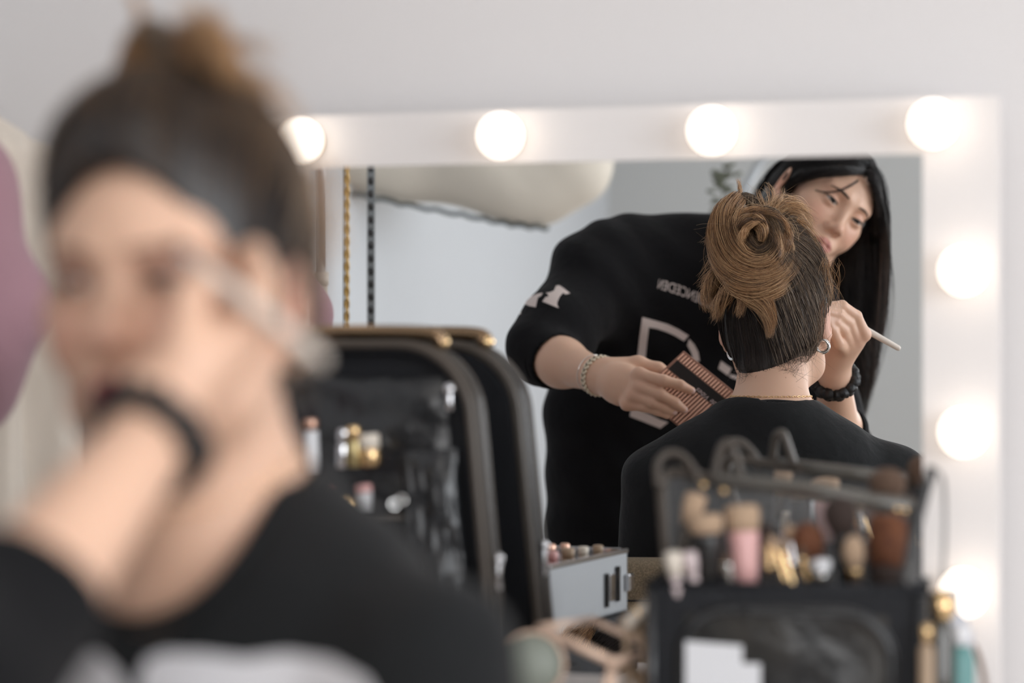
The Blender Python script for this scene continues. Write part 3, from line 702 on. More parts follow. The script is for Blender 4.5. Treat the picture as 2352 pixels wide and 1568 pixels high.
# nape: short hairs growing up out of the neck
n = 4200; xs = rng.uniform(1700, 1872, n); yb = np.interp(xs, [1700, 1745, 1800, 1845, 1872], [846, 868, 856, 826, 770])-rng.exponential(9, n)+rng.normal(0, 3, n)
r0 = trace(sb, xs, yb, .0002, True, 2.6); k = 9; t = np.linspace(0, 1, k)[None, :, None]
x1 = xs+rng.normal(0, 7, n)+(1760-xs)*.10; r1 = trace(hs, x1, yb-rng.uniform(26, 60, n), .0012, True, 2.6)
p = r0[:, None]*(1-t)+r1[:, None]*t+.0007*np.sin(t*np.pi)*rng.normal(size=(n, 1, 3))
okk = np.linalg.norm(r1-r0, axis=1) < .09; p = p[okk]; p = p+(-NM)*.0022*np.sin(t*np.pi)
hair.many(p, np.full(len(p), .00030), palette(DARK+[(.06, .035, .025)], len(p)))
# earrings and necklace
for (px, py, d, ax, r_) in ((1889, 795, 3.525, 1.0, .0092), (1681, 812, 3.530, .6, .0080)):
    c = V(px, py, d); ea = thing if 0 else None
    axis = -NM*ax+UM*(1-ax)*1.2+V3(0, 0, .1)
    mb = MB(); mb.add(*torus(c, r_, .0026, axis, 40, 12)); mb.add(*ball(c+V3(0, 0, r_)-UM*.004, .0026, 8))
    mb.build('earring', M['silver'], client, True, 'thick silver hoop earring')
nk = []
a_ = np.linspace(0, 2*np.pi, 86, endpoint=False)
q = np.array([T(0, .005, 0)*V3(1, 1, 0)+R31@V3(math.cos(a)*.11, math.sin(a)*.11, 0)+V3(0, 0, CZ-.079-.035*max(0, math.sin(a))) for a in a_])
cen = T(0, .005, 0)*V3(1, 1, 0)
for _ in range(60):
    dr = np.stack([cen[0]-q[:, 0], cen[1]-q[:, 1], 0*q[:, 0]], 1); dr /= np.linalg.norm(dr, axis=1)[:, None]; q = q+dr*(.8*(sb(q)-.0008))[:, None]
for i in range(len(q)):
    tdir = q[(i+1) % len(q)]-q[i-1]; tdir /= np.linalg.norm(tdir); out = q[i]-cen; out[2] = 0; out /= np.linalg.norm(out)
    ax = out if i % 2 else V3(0, 0, 1); M3 = frame(ax, tdir); aa = np.arange(12)/12*2*np.pi
    nk.append((q[i]+.0032*np.cos(aa)[:, None]*M3[:, 0]+.0012*np.sin(aa)[:, None]*M3[:, 1]))
mb = MB()
for p_ in nk: mb.add(*tube(p_, .00038, 5, True))
mb.build('necklace', M['gold'], client, True, 'thin gold link chain')
# trousers and shoes
def leg(s, hip, knee, ankle, r=(.085, .06, .045)): s.rc(hip, knee, r[0], r[1], .05); s.rc(knee, ankle, r[1], r[2], .02)
def shoes(parent, ank, d, m=None):
    d = np.asarray(d, float); R_ = np.stack([np.cross(d, V3(0, 0, 1)), d, V3(0, 0, 1)], 1)
    for a in ank:
        s = SDF(); c = V3(a[0], a[1], 0)
        s.el(c+d*.12+V3(0, 0, .038), (.042, .085, .036), R_, .03); s.el(c+d*.0+V3(0, 0, .045), (.036, .065, .045), R_, .04); s.rc(c+V3(0, 0, .05), c+V3(0, 0, .11), .042, .042, .02)
        v, f = s.mesh(c-V3(.3, .3, 0), c+V3(.3, .3, .2), .005); v[:, 2] = np.maximum(v[:, 2], .001)
        mesh('shoe', v, f, m or M['whiteplastic'], parent)
ls = SDF()
hipL, hipR = T(.09, .0, -.60), T(-.09, .0, -.60); knL, knR = T(.11, .42, -.62), T(-.11, .42, -.62); anL, anR = T(.12, .44, 0), T(-.12, .44, 0)
anL[2] = anR[2] = .10
ls.el(T(0, -.01, -.58), (.17, .13, .11), R31, .04); leg(ls, hipL, knL, anL); leg(ls, hipR, knR, anR)
v, f = ls.mesh(V3(-.75, 1.0, .02), V3(.25, 2.0, .75), .007); mesh('trousers', v, f, M['trouser'], client, label='black trousers')
shoes(client, (anL, anR), R31[:, 1])
# ------------------------------------------------------------------ the make-up artist, standing and bending in from the left
artist = thing('person', 'standing person in black sweatshirt with long black hair leaning in to apply make-up', 'person')
rdir = lambda d: np.asarray(d, float)-2*(np.asarray(d, float)@NM)*NM
AC = V(1872, 481.6, 4.15)
ax_, ay_, az_ = [rdir(c) for c in ((.718, .422, -.553), (.358, -.906, -.227), (.597, .035, .801))]
ay_ /= np.linalg.norm(ay_); ax_ = ax_-(ax_@ay_)*ay_; ax_ /= np.linalg.norm(ax_); az_ = az_-(az_@ay_)*ay_-(az_@ax_)*ax_; az_ /= np.linalg.norm(az_)
AR = np.stack([ax_, ay_, az_], 1)
AH = lambda p: AC+np.asarray(p, float)@AR.T
AHi = lambda v: (v-AC)@AR
ab = SDF(); head_sdf(ab, AH, AR, True, lids=.62)
neck0 = V(1795, 585, 4.25); shR = V(1828, 690, 4.12); shL = V(1378, 620, 4.17)
ab.rc(AH((0, -.03, -.04)), neck0, .048, .052, .03)
ab.rc(neck0, shR, .045, .045, .05); ab.rc(neck0, V(1450, 600, 4.22), .045, .045, .05)
ab.rc(V(1590, 745, 4.27), V(1520, 960, 4.33), .10, .13, .05)
elbL, wrL = V(1238, 812, 3.99), V(1374, 862, 3.845)
ab.rc(V(1450, 600, 4.22), shL, .045, .045, .04); ab.rc(shL, elbL, .044, .038, .03); 
ab.rc(elbL, V(1290, 832, 3.93), .036, .0385, .02); ab.rc(V(1290, 832, 3.93), wrL, .0385, .0255, .02)
# left hand under the palette
pd = 3.79
ab.rc(wrL, V(1440, 868, 3.81), .0245, .021, .015); ab.rc(wrL, V(1425, 905, 3.80), .023, .018, .015)
ab.rc(V(1415, 868, 3.815), V(1462, 868, 3.785), .021, .013, .015); ab.rc(V(1418, 890, 3.81), V(1452, 905, 3.785), .021, .013, .015); ab.rc(V(1415, 880, 3.81), V(1460, 888, 3.785), .021, .013, .015)
for ch, rr in (([(1468,861,3.772),(1524,874,3.758),(1562,884,3.762),(1588,897,3.770)], (.0105,.0092,.0082,.0066)),
               ([(1466,888,3.770),(1518,906,3.756),(1550,924,3.762),(1571,940,3.770)], (.0105,.0092,.0082,.0066)),
               ([(1454,908,3.772),(1498,924,3.762),(1525,936,3.766),(1547,946,3.772)], (.0100,.0086,.0076,.0062)),
               ([(1440,928,3.778),(1478,934,3.770),(1510,944,3.770),(1532,954,3.774)], (.0090,.0076,.0068,.0056))):
    ab.chain([V(*c) for c in ch], rr, .004)
    ab.el(V(*ch[0])+np.array([0, 0, .002]), (.0085, .0085, .0085), k=.012)
ab.chain([V(1400,846,3.835), V(1466,836,3.83), V(1512,848,3.825), V(1545,866,3.822)], (.018, .0125, .0105, .008), .008)
# right arm and the hand with the brush
elbR = V3(-.285, 1.228, CZ-.181); midR = V3(-.248, 1.328, CZ-.108); wrR = V3(-.209, 1.405, CZ-.055)
ab.rc(shR, elbR, .042, .038, .03); ab.rc(elbR, V3(-.262, 1.288, CZ-.140), .036, .0365, .02); ab.rc(V3(-.262, 1.288, CZ-.140), wrR, .0365, .0235, .02)
palm = V(1930, 805, 3.705)
ab.rc(wrR, V(1915, 842, 3.708), .0235, .0225, .01); ab.rc(V(1915, 842, 3.700), V(1952, 790, 3.664), .0225, .0175, .015); ab.rc(V(1908, 838, 3.695), V(1926, 790, 3.662), .019, .0165, .015)
ab.rc(V(1935, 810, 3.690), V(1972, 780, 3.660), .018, .011, .012)
for ch, rr in (([(1984,768,3.652),(1966,726,3.636),(1934,702,3.615),(1902,702,3.600)], (.0102,.0090,.0082,.0066)),
               ([(1968,782,3.654),(1948,740,3.630),(1926,722,3.610),(1900,716,3.596)], (.0100,.0090,.0080,.0066)),
               ([(1952,792,3.654),(1936,757,3.626),(1918,739,3.608),(1898,732,3.596)], (.0096,.0086,.0076,.0064)),
               ([(1938,800,3.654),(1926,788,3.622),(1914,762,3.608),(1902,742,3.598)], (.0092,.0088,.0080,.0064))):
    ab.chain([V(*c) for c in ch], rr, .0035); ab.el(V(*ch[0]), (.0095, .0095, .0095), k=.008)
ab.chain([V(1915,835,3.700), V(1938,790,3.695), V(1930,745,3.680), V(1905,722,3.645)], (.017, .0120, .0100, .0080), .008)
v, f = ab.mesh(V3(-1.15, .55, CZ-.42), V3(-.05, 1.75, CZ+.42), .0022)
skB = (.74, .47, .335)
def exB(q, mixin): pass
knu = [V(*c) for c in ((1468,861,3.772),(1466,888,3.770),(1454,908,3.772),(1440,928,3.778),(1984,768,3.652),(1968,782,3.654),(1588,897,3.770),(1571,940,3.770),(1903,735,3.600))]
colr = paint(v, AHi, skB, (.55, .24, .20), (.62, .28, .20))
for c in knu:
    m = .28*np.exp(-(np.linalg.norm(v-c, axis=1)/.011)**2)[:, None]; colr = colr*(1-m)+np.array((.68, .34, .26))*m
mesh('body', v, f, M['skinB'], artist, True, col=colr)
face_bits(artist, AH, lambda p: p, ab, (-.22, 1, -.40), M['brow'], True)
# nails
def nail(a, b, out, r=.0055):
    d = b-a; d /= np.linalg.norm(d); out = out-(out@d)*d; out /= np.linalg.norm(out); s = np.cross(d, out)
    v, f = ball(b+out*.0042-d*.001, (r*.85, r*1.15, .0022), 8, np.stack([s, d, out], 1)); mesh('nail', v, f, nailm, artist)
nailm = mat('nail', (.74, .50, .44), .2, spec=.6)
for a, b in (((1562,884,3.762),(1588,897,3.770)), ((1550,924,3.762),(1571,940,3.770)), ((1525,936,3.766),(1547,946,3.772))):
    nail(V(*a), V(*b), NM+V3(0, 0, .25))
# ---- sweatshirt
sw = SDF()
def S(a, b, r1, r2, k=.06): sw.rc(V(*a), V(*b), r1, r2, k)
S((1790,585,4.26), (1440,600,4.22), .068, .070, .05)
S((1440,600,4.22), (1378,632,4.17), .070, .074, .05)
S((1730,590,4.25), (1828,700,4.14), .066, .066, .05)
S((1378,632,4.17), (1275,772,4.03), .076, .066, .05)
S((1278,765,4.03), (1240,805,3.99), .064, .056, .03)
S((1240,805,3.99), (1268,825,3.95), .055, .050, .02)
Rb = np.stack([rdir(V3(.97, .24, 0)), rdir(V3(-.24, .97, 0)), V3(0, 0, 1)], 1)
sw.el(V(1560, 760, 4.27), (.190, .12, .17), Rb, .08); sw.el(V(1500, 960, 4.32), (.200, .14, .20), Rb, .08); sw.el(V(1490, 1210, 4.36), (.192, .15, .20), Rb, .08)
sw.rc(shR, elbR+V3(-.01, -.02, 0), .062, .056, .04); sw.rc(elbR+V3(-.005, -.01, 0), V3(-.262, 1.282, CZ-.142), .054, .046, .02)
b1 = list(sw.p)
def folds(p):
    d = np.full(len(p), 9.0)
    for f_, k_, o_ in b1: d = smin(d, f_(p), k_)
    q = p-AC; a = q@Rb[:, 0]
    return d+.0028*np.sin(30*q[:, 2]+24*a+2.5*np.sin(13*q[:, 2]))*np.sin(12*a+7*q[:, 2]+1)+.0016*np.sin(66*q[:, 2]+50*a+2*np.sin(20*a))
sw.p = [(folds, .01, 1)]
sw.rc(V(1262,822,3.965), V(1330,848,3.87), .0405, .050, .006, -1)               # left cuff opening
fo = (wrR-elbR)/np.linalg.norm(wrR-elbR)
sw.rc(V3(-.262, 1.282, CZ-.142)+fo*.012, V3(-.262, 1.282, CZ-.142)+fo*.10, .0385, .050, .006, -1)
sw.rc(AH((0, -.03, -.03)), neck0+(AH((0, 0, 0))-neck0)*.62, .060, .050, .01, -1)
v, f = sw.mesh(V3(-1.25, .45, CZ-.62), V3(-.10, 1.75, CZ+.25), .0038)
shirt = mesh('sweatshirt', v, f, M['sweat'], artist, label='loose black sweatshirt with pale printed letters')
for c, a, r_ in ((V(1266,824,3.955), V(1330,848,3.87)-V(1262,822,3.965), .0445), (V3(-.262, 1.282, CZ-.142)+fo*.006, fo, .0420)):
    mesh('cuff', *torus(c, r_, .0055, a, 48, 10), M['sweat'], shirt)
zi = lambda x, y, ox, oy, s_: (ox+x/s_, oy+y/s_)
Zb = lambda pts: [zi(x, y, 1150, 340, 2.351) for x, y in pts]; Zs = lambda pts: [zi(x, y, 1160, 580, 4.6125) for x, y in pts]
body_only = SDF(); body_only.p = sw.p
decal('chest_print', [Zb([(765,912),(830,930),(900,950),(960,978),(1015,1012),(990,1042),(940,1012),(895,992),(845,975),(800,968),(790,1050),(780,1150),(755,1290),(738,1410),(800,1435),(860,1465),(905,1480),(862,1513),(780,1480),(697,1448),(712,1350),(725,1250),(738,1130),(750,1020)]),
     Zb([(1018,1030),(1045,1060),(1066,1100),(1075,1150),(1040,1150),(1030,1105),(1008,1065)]),
     Zb([(660,1130),(735,1140),(735,1160),(690,1152)]), Zb([(1190,1148),(1247,1190),(1227,1228),(1175,1190)]), Zb([(1240,1220),(1310,1240),(1305,1262),(1235,1235)])],
     sw, .0012, M['print'], shirt, True, 4, 'large pale outlined letter on the chest', 2.6)
decal('sleeve_print', [Zs([(575,345),(620,375),(690,430),(640,442),(615,425),(580,465),(555,520),(552,552),(570,587),(500,560),(395,517),(430,470),(460,465),(455,440),(430,425),(480,418),(520,400),(540,350)]),
     Zs([(280,460),(340,435),(400,425),(385,455),(350,475),(340,505),(325,578),(260,565),(205,545),(235,500)]), Zs([(185,552),(165,655),(122,652),(145,595)])],
     sw, .0012, M['print'], shirt, True, 3, 'pale print on the upper sleeve', 2.6)
# small line of lettering across the chest
cu_ = bpy.data.curves.new('t', 'FONT'); cu_.body = 'INFLUENCEDEN'; cu_.size = 1
to = bpy.data.objects.new('t', cu_); SC.collection.objects.link(to); bpy.context.view_layer.update()
tm = bpy.data.meshes.new_from_object(to.evaluated_get(bpy.context.evaluated_depsgraph_get())); bpy.data.objects.remove(to)
tv = np.array([q.co[:] for q in tm.vertices])[:, :2]; tf = [tuple(p.vertices) for p in tm.polygons]; tw = tv[:, 0].max()
u_ = 1-tv[:, 0]/tw                                      # it reads right to left in the mirror
base = np.array([(1510, 662), (1560, 677), (1610, 698), (1665, 722)], float); bb = smoothpath(np.c_[base, np.zeros(4)], 40)[:, :2]
ux = u_*39; i0 = np.clip(ux.astype(int), 0, 38); fr_ = (ux-i0)[:, None]; bp = bb[i0]*(1-fr_)+bb[i0+1]*fr_
pxy = bp+np.stack([tv[:, 1]*6, -tv[:, 1]*31], 1)
w3 = trace(sw, pxy[:, 0], pxy[:, 1], .0012, True, 2.6)
mesh('lettering', w3, tf, M['print'], shirt, False, label='small pale line of capital letters')
# ---- her hair
BLK = [(.006, .005, .005), (.012, .010, .010), (.03, .026, .026)]
BRN = [(.012, .010, .010), (.05, .035, .028), (.16, .11, .085)]
ah = SDF()
ah.el(AH((0, -.014, .047)), (.0800, .0985, .0870), AR, .01); ah.el(AH((0, -.040, -.020)), (.074, .062, .072), AR, .03)
ah.el(AH((0, .085, -.022)), (.0600, .062, .108), AR, .008, -1); ah.el(AH((0, .05, -.085)), (.09, .075, .06), AR, .008, -1)
ah.el(AH((-.088, .000, .000)), (.022, .020, .028), AR, .006, -1)
ha = Hair(); v, f = ah.mesh(AC-V3(.14, .14, .14), AC+V3(.14, .14, .14), .0025); ha.add(v, f, (.008, .007, .007))
capA = SDF(); capA.el(AH((0, -.014, .047)), (.0800, .0985, .0870), AR, .01); capA.el(AH((0, -.040, -.020)), (.074, .062, .072), AR, .03)
def capA_r(dirs):
    sh = dirs.shape[:-1]; d = dirs.reshape(-1, 3)@AR.T; o = AH((0, -.014, .047)); r = np.full(len(d), .135)
    for _ in range(14): r -= .9*capA(o+d*r[:, None])
    return r.reshape(sh)
n = 1800; k = 16; ph = rng.uniform(.35, 2.3, n); side = rng.choice([-1, 1], n)
d0 = np.stack([side*.02, np.cos(ph), np.sin(ph)], 1); d1 = np.stack([side*1.0, rng.uniform(-.55, -.05, n)-.1*(ph-1), rng.uniform(-.85, -.35, n)], 1)
d0 /= np.linalg.norm(d0, axis=1)[:, None]; d1 /= np.linalg.norm(d1, axis=1)[:, None]
t = np.linspace(0, 1, k)[None, :, None]; om = np.arccos(np.clip((d0*d1).sum(1), -1, 1))[:, None, None]
q = (np.sin((1-t)*om)*d0[:, None]+np.sin(t*om)*d1[:, None])/np.sin(om); q[..., 1] += .10*np.sin(np.pi*t[..., 0])*(1.3-ph)[:, None]*.6; q /= np.linalg.norm(q, axis=2)[..., None]
pts = np.array([0, -.014, .047])+q*(capA_r(q)[..., None]+.004*rng.uniform(.1, 1, (n, 1, 1)))
ha.many(AH(pts), np.full(n, .0004)*rng.uniform(.6, 1.3, n), palette(BLK, n), .8)
def al(pts, rpx, n, pal=BLK, **kw): ha.lock([V(*p) for p in pts], [r*.00075 for r in rpx], n, pal, sr=.0004, **kw)
al([(1996,380,4.09),(2016,420,4.10),(2024,480,4.12),(2020,560,4.16),(2014,650,4.18),(2008,740,4.18),(2000,830,4.17),(1992,900,4.16)], [10,14,16,22,26,24,16,8], 420)
al([(2000,520,4.17),(1992,590,4.19),(1975,660,4.20),(1968,740,4.20),(1975,840,4.18),(1975,960,4.17)], [16,34,44,42,26,10], 520)
al([(1960,560,4.22),(1935,640,4.23),(1925,720,4.23),(1935,820,4.21),(1948,960,4.19)], [25,44,46,34,10], 420)
al([(1978,740,4.16),(1990,830,4.15),(1985,900,4.15),(1975,990,4.15)], [14,18,14,5], 200, pal=BRN, core=.35, fray=.8)
al([(1960,760,4.17),(1962,850,4.16),(1958,930,4.16),(1955,1010,4.16)], [14,16,12,5], 160, pal=BLK, core=.5, fray=.8)
al([(2026,430,4.11),(2034,520,4.13),(2032,620,4.15),(2024,720,4.15),(2008,830,4.15),(1996,930,4.15)], [5,6,7,8,8,5], 110, pal=BRN, core=0, fray=1.2)
al([(2000,420,4.12),(2006,470,4.145),(2002,520,4.16),(1988,560,4.175),(1968,600,4.19)], [8,13,16,18,16], 200)
al([(1850,372,4.14),(1806,384,4.17),(1770,430,4.22),(1745,490,4.26),(1730,560,4.28)], [14,18,22,26,22], 340)
al([(1850,396,4.09),(1826,412,4.09),(1806,442,4.11),(1780,486,4.14)], [8,8,8,7], 140)
al([(1985,392,4.075),(1940,392,4.055),(1890,396,4.055),(1850,404,4.075),(1826,420,4.09)], [6,9,9,9,6], 220)
al([(1990,392,4.075),(2006,412,4.07),(2016,450,4.085),(2019,500,4.11)], [6,9,9,8], 160)
# thin strands across the forehead
fx = np.array([1990, 1965, 1930, 1900, 1872.]); fy = np.array([393, 418, 436, 441, 436.]); 
for j in range(12):
    o = rng.normal(0, 1.5); q_ = trace(ab, fx+o*.4, fy+o, .0012, True, 2.8); g = smoothpath(q_, 14); ha.many(g[None], [.00026], palette(BLK, 1))
ha.build('hair', M['hairB'], artist, 'long straight black hair parted in the middle')
# bracelets and scrunchie
ad = wrL-V(1290, 832, 3.93); bc = wrL+ad*.03
M3 = frame(ad); aa = np.linspace(0, 2*np.pi, 60, endpoint=False)
mb = MB()
for ph_ in (0, np.pi): mb.add(*tube(np.array([bc+M3[:, 0]*(.0312*math.cos(a))+M3[:, 1]*(.0312*math.sin(a))+M3[:, 2]*.0034*math.sin(12*a+ph_)+(M3[:, 0]*math.cos(a)+M3[:, 1]*math.sin(a))*.0012*math.cos(12*a+ph_) for a in np.linspace(0, 2*np.pi, 220, endpoint=False)]), .0022, 6, True))
br = mb.build('bracelet', M['bead'], artist, True, 'braided cream bracelet with dark flecks')
mb = MB()
for a in np.arange(24)/24*2*np.pi: mb.add(*ball(bc+(M3[:, 0]*math.cos(a)+M3[:, 1]*math.sin(a))*.0328, (.0021, .0021, .0021), 6))
mb.build('bead', M['blackplastic'], br, True)
mesh('bracelet', *torus(bc-ad*.17, .0305, .0007, ad, 48, 6), M['silver'], artist, label='fine silver chain bracelet')
sc_c = wrR+fo*-.004; M3 = frame(fo); pts = []; rr = []
for a in np.linspace(0, 2*np.pi, 200, endpoint=False):
    w_ = .0022*math.sin(17*a)+.0015*math.sin(29*a+1); pts.append(sc_c+(M3[:, 0]*math.cos(a)+M3[:, 1]*math.sin(a))*(.0300+w_*.6)+M3[:, 2]*w_*1.3); rr.append(.0082+.0011*math.sin(37*a)+.0010*math.sin(61*a)+.0008*math.sin(13*a))
mesh('scrunchie', *tube(np.array(pts), rr, 14, True), M['scrunchie'], artist, label='black satin scrunchie round the wrist')
# trousers, shoes
hp = V(1485, 1290, 4.38); fwd = rdir(V3(.25, -.97, 0)); lat = np.cross(fwd, V3(0, 0, 1))
ls = SDF(); ls.el(hp+V3(0, 0, -.02), (.17, .14, .14), Rb, .05)
ank = []
for sx in (-1, 1):
    a = hp+lat*.10*sx; kn = a+fwd*.06; kn = V3(kn[0], kn[1], .48); an = a+fwd*.0; an = V3(an[0], an[1], .10); leg(ls, a, kn, an, (.09, .065, .05)); ank.append(an)
v, f = ls.mesh(V3(hp[0]-.4, hp[1]-.4, .02), V3(hp[0]+.4, hp[1]+.4, 1.1), .008); mesh('trousers', v, f, M['trouser'], artist, label='black trousers'); shoes(artist, ank, fwd, M['blackplastic'])

# ---- the brush and the palette she holds
b0, b1_ = V(2068, 802, 3.668), V(1906, 710, 3.656)
bru = thing('makeup_brush', 'cream handled make-up brush held against the cheek of the seated person', 'brush')
mb = MB(); L_ = b1_-b0
mb.add(*lathe([(.001, 0), (.0030, .006), (.0042, .03), (.0048, .3), (.0056, .65), (.0044, .9), (.0032, 1)], b0, b1_, 16)); mb.build('handle', M['brushhandle'], bru, True)
b2 = b1_+L_*.10; b3 = b1_+L_*.20
MB().add(*lathe([(.0031, 0), (.0033, .1), (.0036, .5), (.0036, 1)], b1_, b2, 16)).build('ferrule', M['silver'], bru, True)
MB().add(*lathe([(.0034, 0), (.0050, .4), (.0045, .75), (.001, 1)], b2, b3, 16)).build('bristles', M['br_brown'], bru, True)
pal = thing('eyeshadow_palette', 'ribbed copper eyeshadow palette with black band held behind the seated neck', 'palette')
o_ = V(1570, 805, 3.800); e1 = V(1700, 910, 3.790)-o_; e2 = V(1446, 889, 3.812)-o_
e2 = e2-(e2@e1)/(e1@e1)*e1*.55
nn = np.cross(e1, e2); nn /= np.linalg.norm(nn); nn = nn if nn@NM > 0 else -nn            # nn points to the mirror
t0_ = .0045
def quad(a0, a1, c0, c1, zo, th):
    p = [o_+e1*a+e2*c+nn*(zo) for a, c in ((a0, c0), (a1, c0), (a1, c1), (a0, c1))]; q = [x-nn*th for x in p]
    return np.array(p+q), [(0,1,2,3),(7,6,5,4),(0,4,5,1),(1,5,6,2),(2,6,7,3),(3,7,4,0)]
MB().add(*quad(0, 1, 0, 1, 0, .006)).build('case', mat('copper_case', (.30, .15, .105), .4, metal=.3), pal, bevel=.0012)
ribm = mat('copper_rib', (.74, .43, .31), .32, metal=.4)
mb = MB(); nr = 20
for i in range(nr):
    a = .02+.96*i/nr
    for c0, c1 in ((.03, .17), (.39, .97)): mb.add(*quad(a, a+.027, c0, c1, .0034, .0034))
mb.build('ribs', ribm, pal, bevel=.0006)
MB().add(*quad(.04, .99, .185, .375, .0038, .0038)).build('band', M['band'], pal)
def text_on(name, body, org, ex, ey, n_, size, m, parent, font_shear=0, off=.0004):
    cu_ = bpy.data.curves.new('t', 'FONT'); cu_.body = body; cu_.size = 1; cu_.shear = font_shear
    to = bpy.data.objects.new('t', cu_); SC.collection.objects.link(to); bpy.context.view_layer.update()
    tm = bpy.data.meshes.new_from_object(to.evaluated_get(bpy.context.evaluated_depsgraph_get())); bpy.data.objects.remove(to)
    tv = np.array([q.co[:] for q in tm.vertices])[:, :2]*size; tf = [tuple(p.vertices) for p in tm.polygons]
    return mesh(name, org+tv[:, :1]*ex+tv[:, 1:2]*ey+n_*off, tf, m, parent, False)
E1 = e1/np.linalg.norm(e1); E2 = np.cross(nn, E1); E2 = E2 if E2@e2 < 0 else -E2
text_on('script', 'Nude Vibes', o_+e1*.99+e2*.31+nn*.0040, -E1, E2*-1, nn, .0115, M['pinkpale'], pal, .4)
# ================================================================== things on the table and in the room
TT = .75                                                # top of the table
def rim_path(w, h, r, n=10): return rrect(w, h, r, n)
# ---- soft make-up case standing open against the mirror
case = thing('makeup_case', 'open black soft make-up case with brown piping standing before the lit mirror', 'case')
LB = W(float((MP(1150, 784, .11)-V3(0, 2.6, 0))@UM), .113, TT+.010); LU = V3(0, 0, 1)+NM*.01-UM*.10; LU /= np.linalg.norm(LU)   # lower right corner of the lid, its upward direction
LH = (CZ-.012-TT)/LU[2]; LW = .40; LN = np.cross(LU, -UM); LN /= np.linalg.norm(LN); LN = LN if LN@NM > 0 else -LN     # LN points back towards the mirror
lp = lambda a, b, c=0: LB-UM*a+LU*b+LN*c                # a to the left, b up, c back
def loop(inset, c, r=.072, n=10): return np.array([lp(LW/2+x, LH/2+y, c) for x, y in rrect(LW-2*inset, LH-2*inset, r-inset*.6, n)])
def ring(l0, l1): 
    k = len(l0); return np.concatenate([l0, l1]), [(i, (i+1) % k, k+(i+1) % k, k+i) for i in range(k)]
DP = .050
mb = MB(); prof = [(0, .0), (-.002, .008), (.002, .018), (-.003, .028), (-.001, .038), (.003, .048), (.001, DP-.004), (.010, DP)]
ls_ = [loop(i, c) for i, c in prof]
for i in range(len(ls_)-1): mb.add(*ring(ls_[i], ls_[i+1]))
mb.add(ls_[-1], [tuple(range(len(ls_[-1])))])
inner = [loop(.000, 0), loop(.010, .004), loop(.012, .022)]
for i in range(2): mb.add(*ring(inner[i], inner[i+1]))
mb.add(inner[-1], [tuple(range(len(inner[-1])))])
mb.build('lid', M['blacknylon'], case, True)
for i, (ins, c, r_) in enumerate(((.001, .002, .0048), (-.001, .020, .0036), (-.001, .042, .0036), (.002, DP-.002, .0048))):
    mesh('piping', *tube(loop(ins, c), r_, 8, True), M['brownpipe'], case)
for c in (.029, .034): mesh('zipper', *tube(loop(-.003, c), .0016, 6, True), M['blackplastic'], case)
# vinyl pockets inside the lid
def pillow(a0, a1, b0, b1, c0, bulge, m, name, parent, wr=.003, seed=0, n=26):
    g = np.random.default_rng(seed); vs = []; ph = g.uniform(0, 6, 8)
    for i in range(n+1):
        for j in range(n+1):
            x, y = i/n, j/n; e = (16*x*(1-x)*y*(1-y))**.35
            c = c0-bulge*e-wr*e*(math.sin(9*x+5*y+ph[0])+.7*math.sin(17*y-6*x+ph[1])+.5*math.sin(25*x+14*y+ph[2])+.4*math.sin(31*x-22*y+ph[3]))
            vs.append(lp(a0+(a1-a0)*x, b0+(b1-b0)*y, c))
    fs = [(i*(n+1)+j, (i+1)*(n+1)+j, (i+1)*(n+1)+j+1, i*(n+1)+j+1) for i in range(n) for j in range(n)]
    return mesh(name, vs, fs, m, parent)
pillow(.03, LW-.02, .215, LH-.035, .016, .010, M['vinyl'], 'vinyl_pocket', case, .003, 1)
pillow(.022, .085, .04, .30, .010, .012, M['vinyl'], 'vinyl_pocket', case, .003, 2)
pillow(.09, LW-.02, .165, .225, .014, .004, M['vinyl'], 'vinyl_pocket', case, .0012, 3)
pillow(.09, LW-.02, .095, .150, .012, .005, M['vinyl'], 'vinyl_pocket', case, .0012, 4)
pillow(.07, LW-.02, .01, .09, .010, .010, M['vinyl'], 'vinyl_pocket', case, .002, 5)
for b_ in (.165, .228, .095): mesh('binding', *tube([lp(.085, b_, .004), lp(LW-.02, b_, .004)], .0032, 8), M['brownpipe'], case)
mesh('strap', *prism([(0, 0), (1, 0), (1, 1), (0, 1)], lp(.012, .098, -.004)-lp(.235, .205, -.004), lp(.236, .184, -.004)-lp(.235, .205, -.004), lp(.235, .205, -.004), .002), M['brownpipe'], case, False, label='brown edging strap across the lower pockets')
# zipper pulls
def pull(px, py, px2, py2, d, parent, s_=1.0):
    a, b = P(px, py, d), P(px2, py2, d); mb = MB(); mb.add(*ball(a, .0068*s_, 10)); mb.add(*lathe([(.0028, 0), (.0042, .2), (.0030, .5), (.0050, .85), (.001, 1)], a, b, 12)); return mb.build('zipper_pull', M['chrome'], parent, True, 'chrome zipper pull')
dl = float(lp(.06, .3, 0)[1])-.012
def pull2(a_, b_, c_, s_):
    p0 = lp(a_, b_, c_); mb = MB(); mb.add(*ball(p0, .0062*s_, 10)); mb.add(*lathe([(.0028*s_, 0), (.0042*s_, .2), (.0030*s_, .5), (.0050*s_, .85), (.001, 1)], p0, p0-V3(0, 0, .034), 12)); mb.build('zipper_pull', M['chrome'], case, True, 'chrome zipper pull')
pull(1032, 893, 1034, 946, dl, case); pull2(-.008, .185, .026, 1.0)
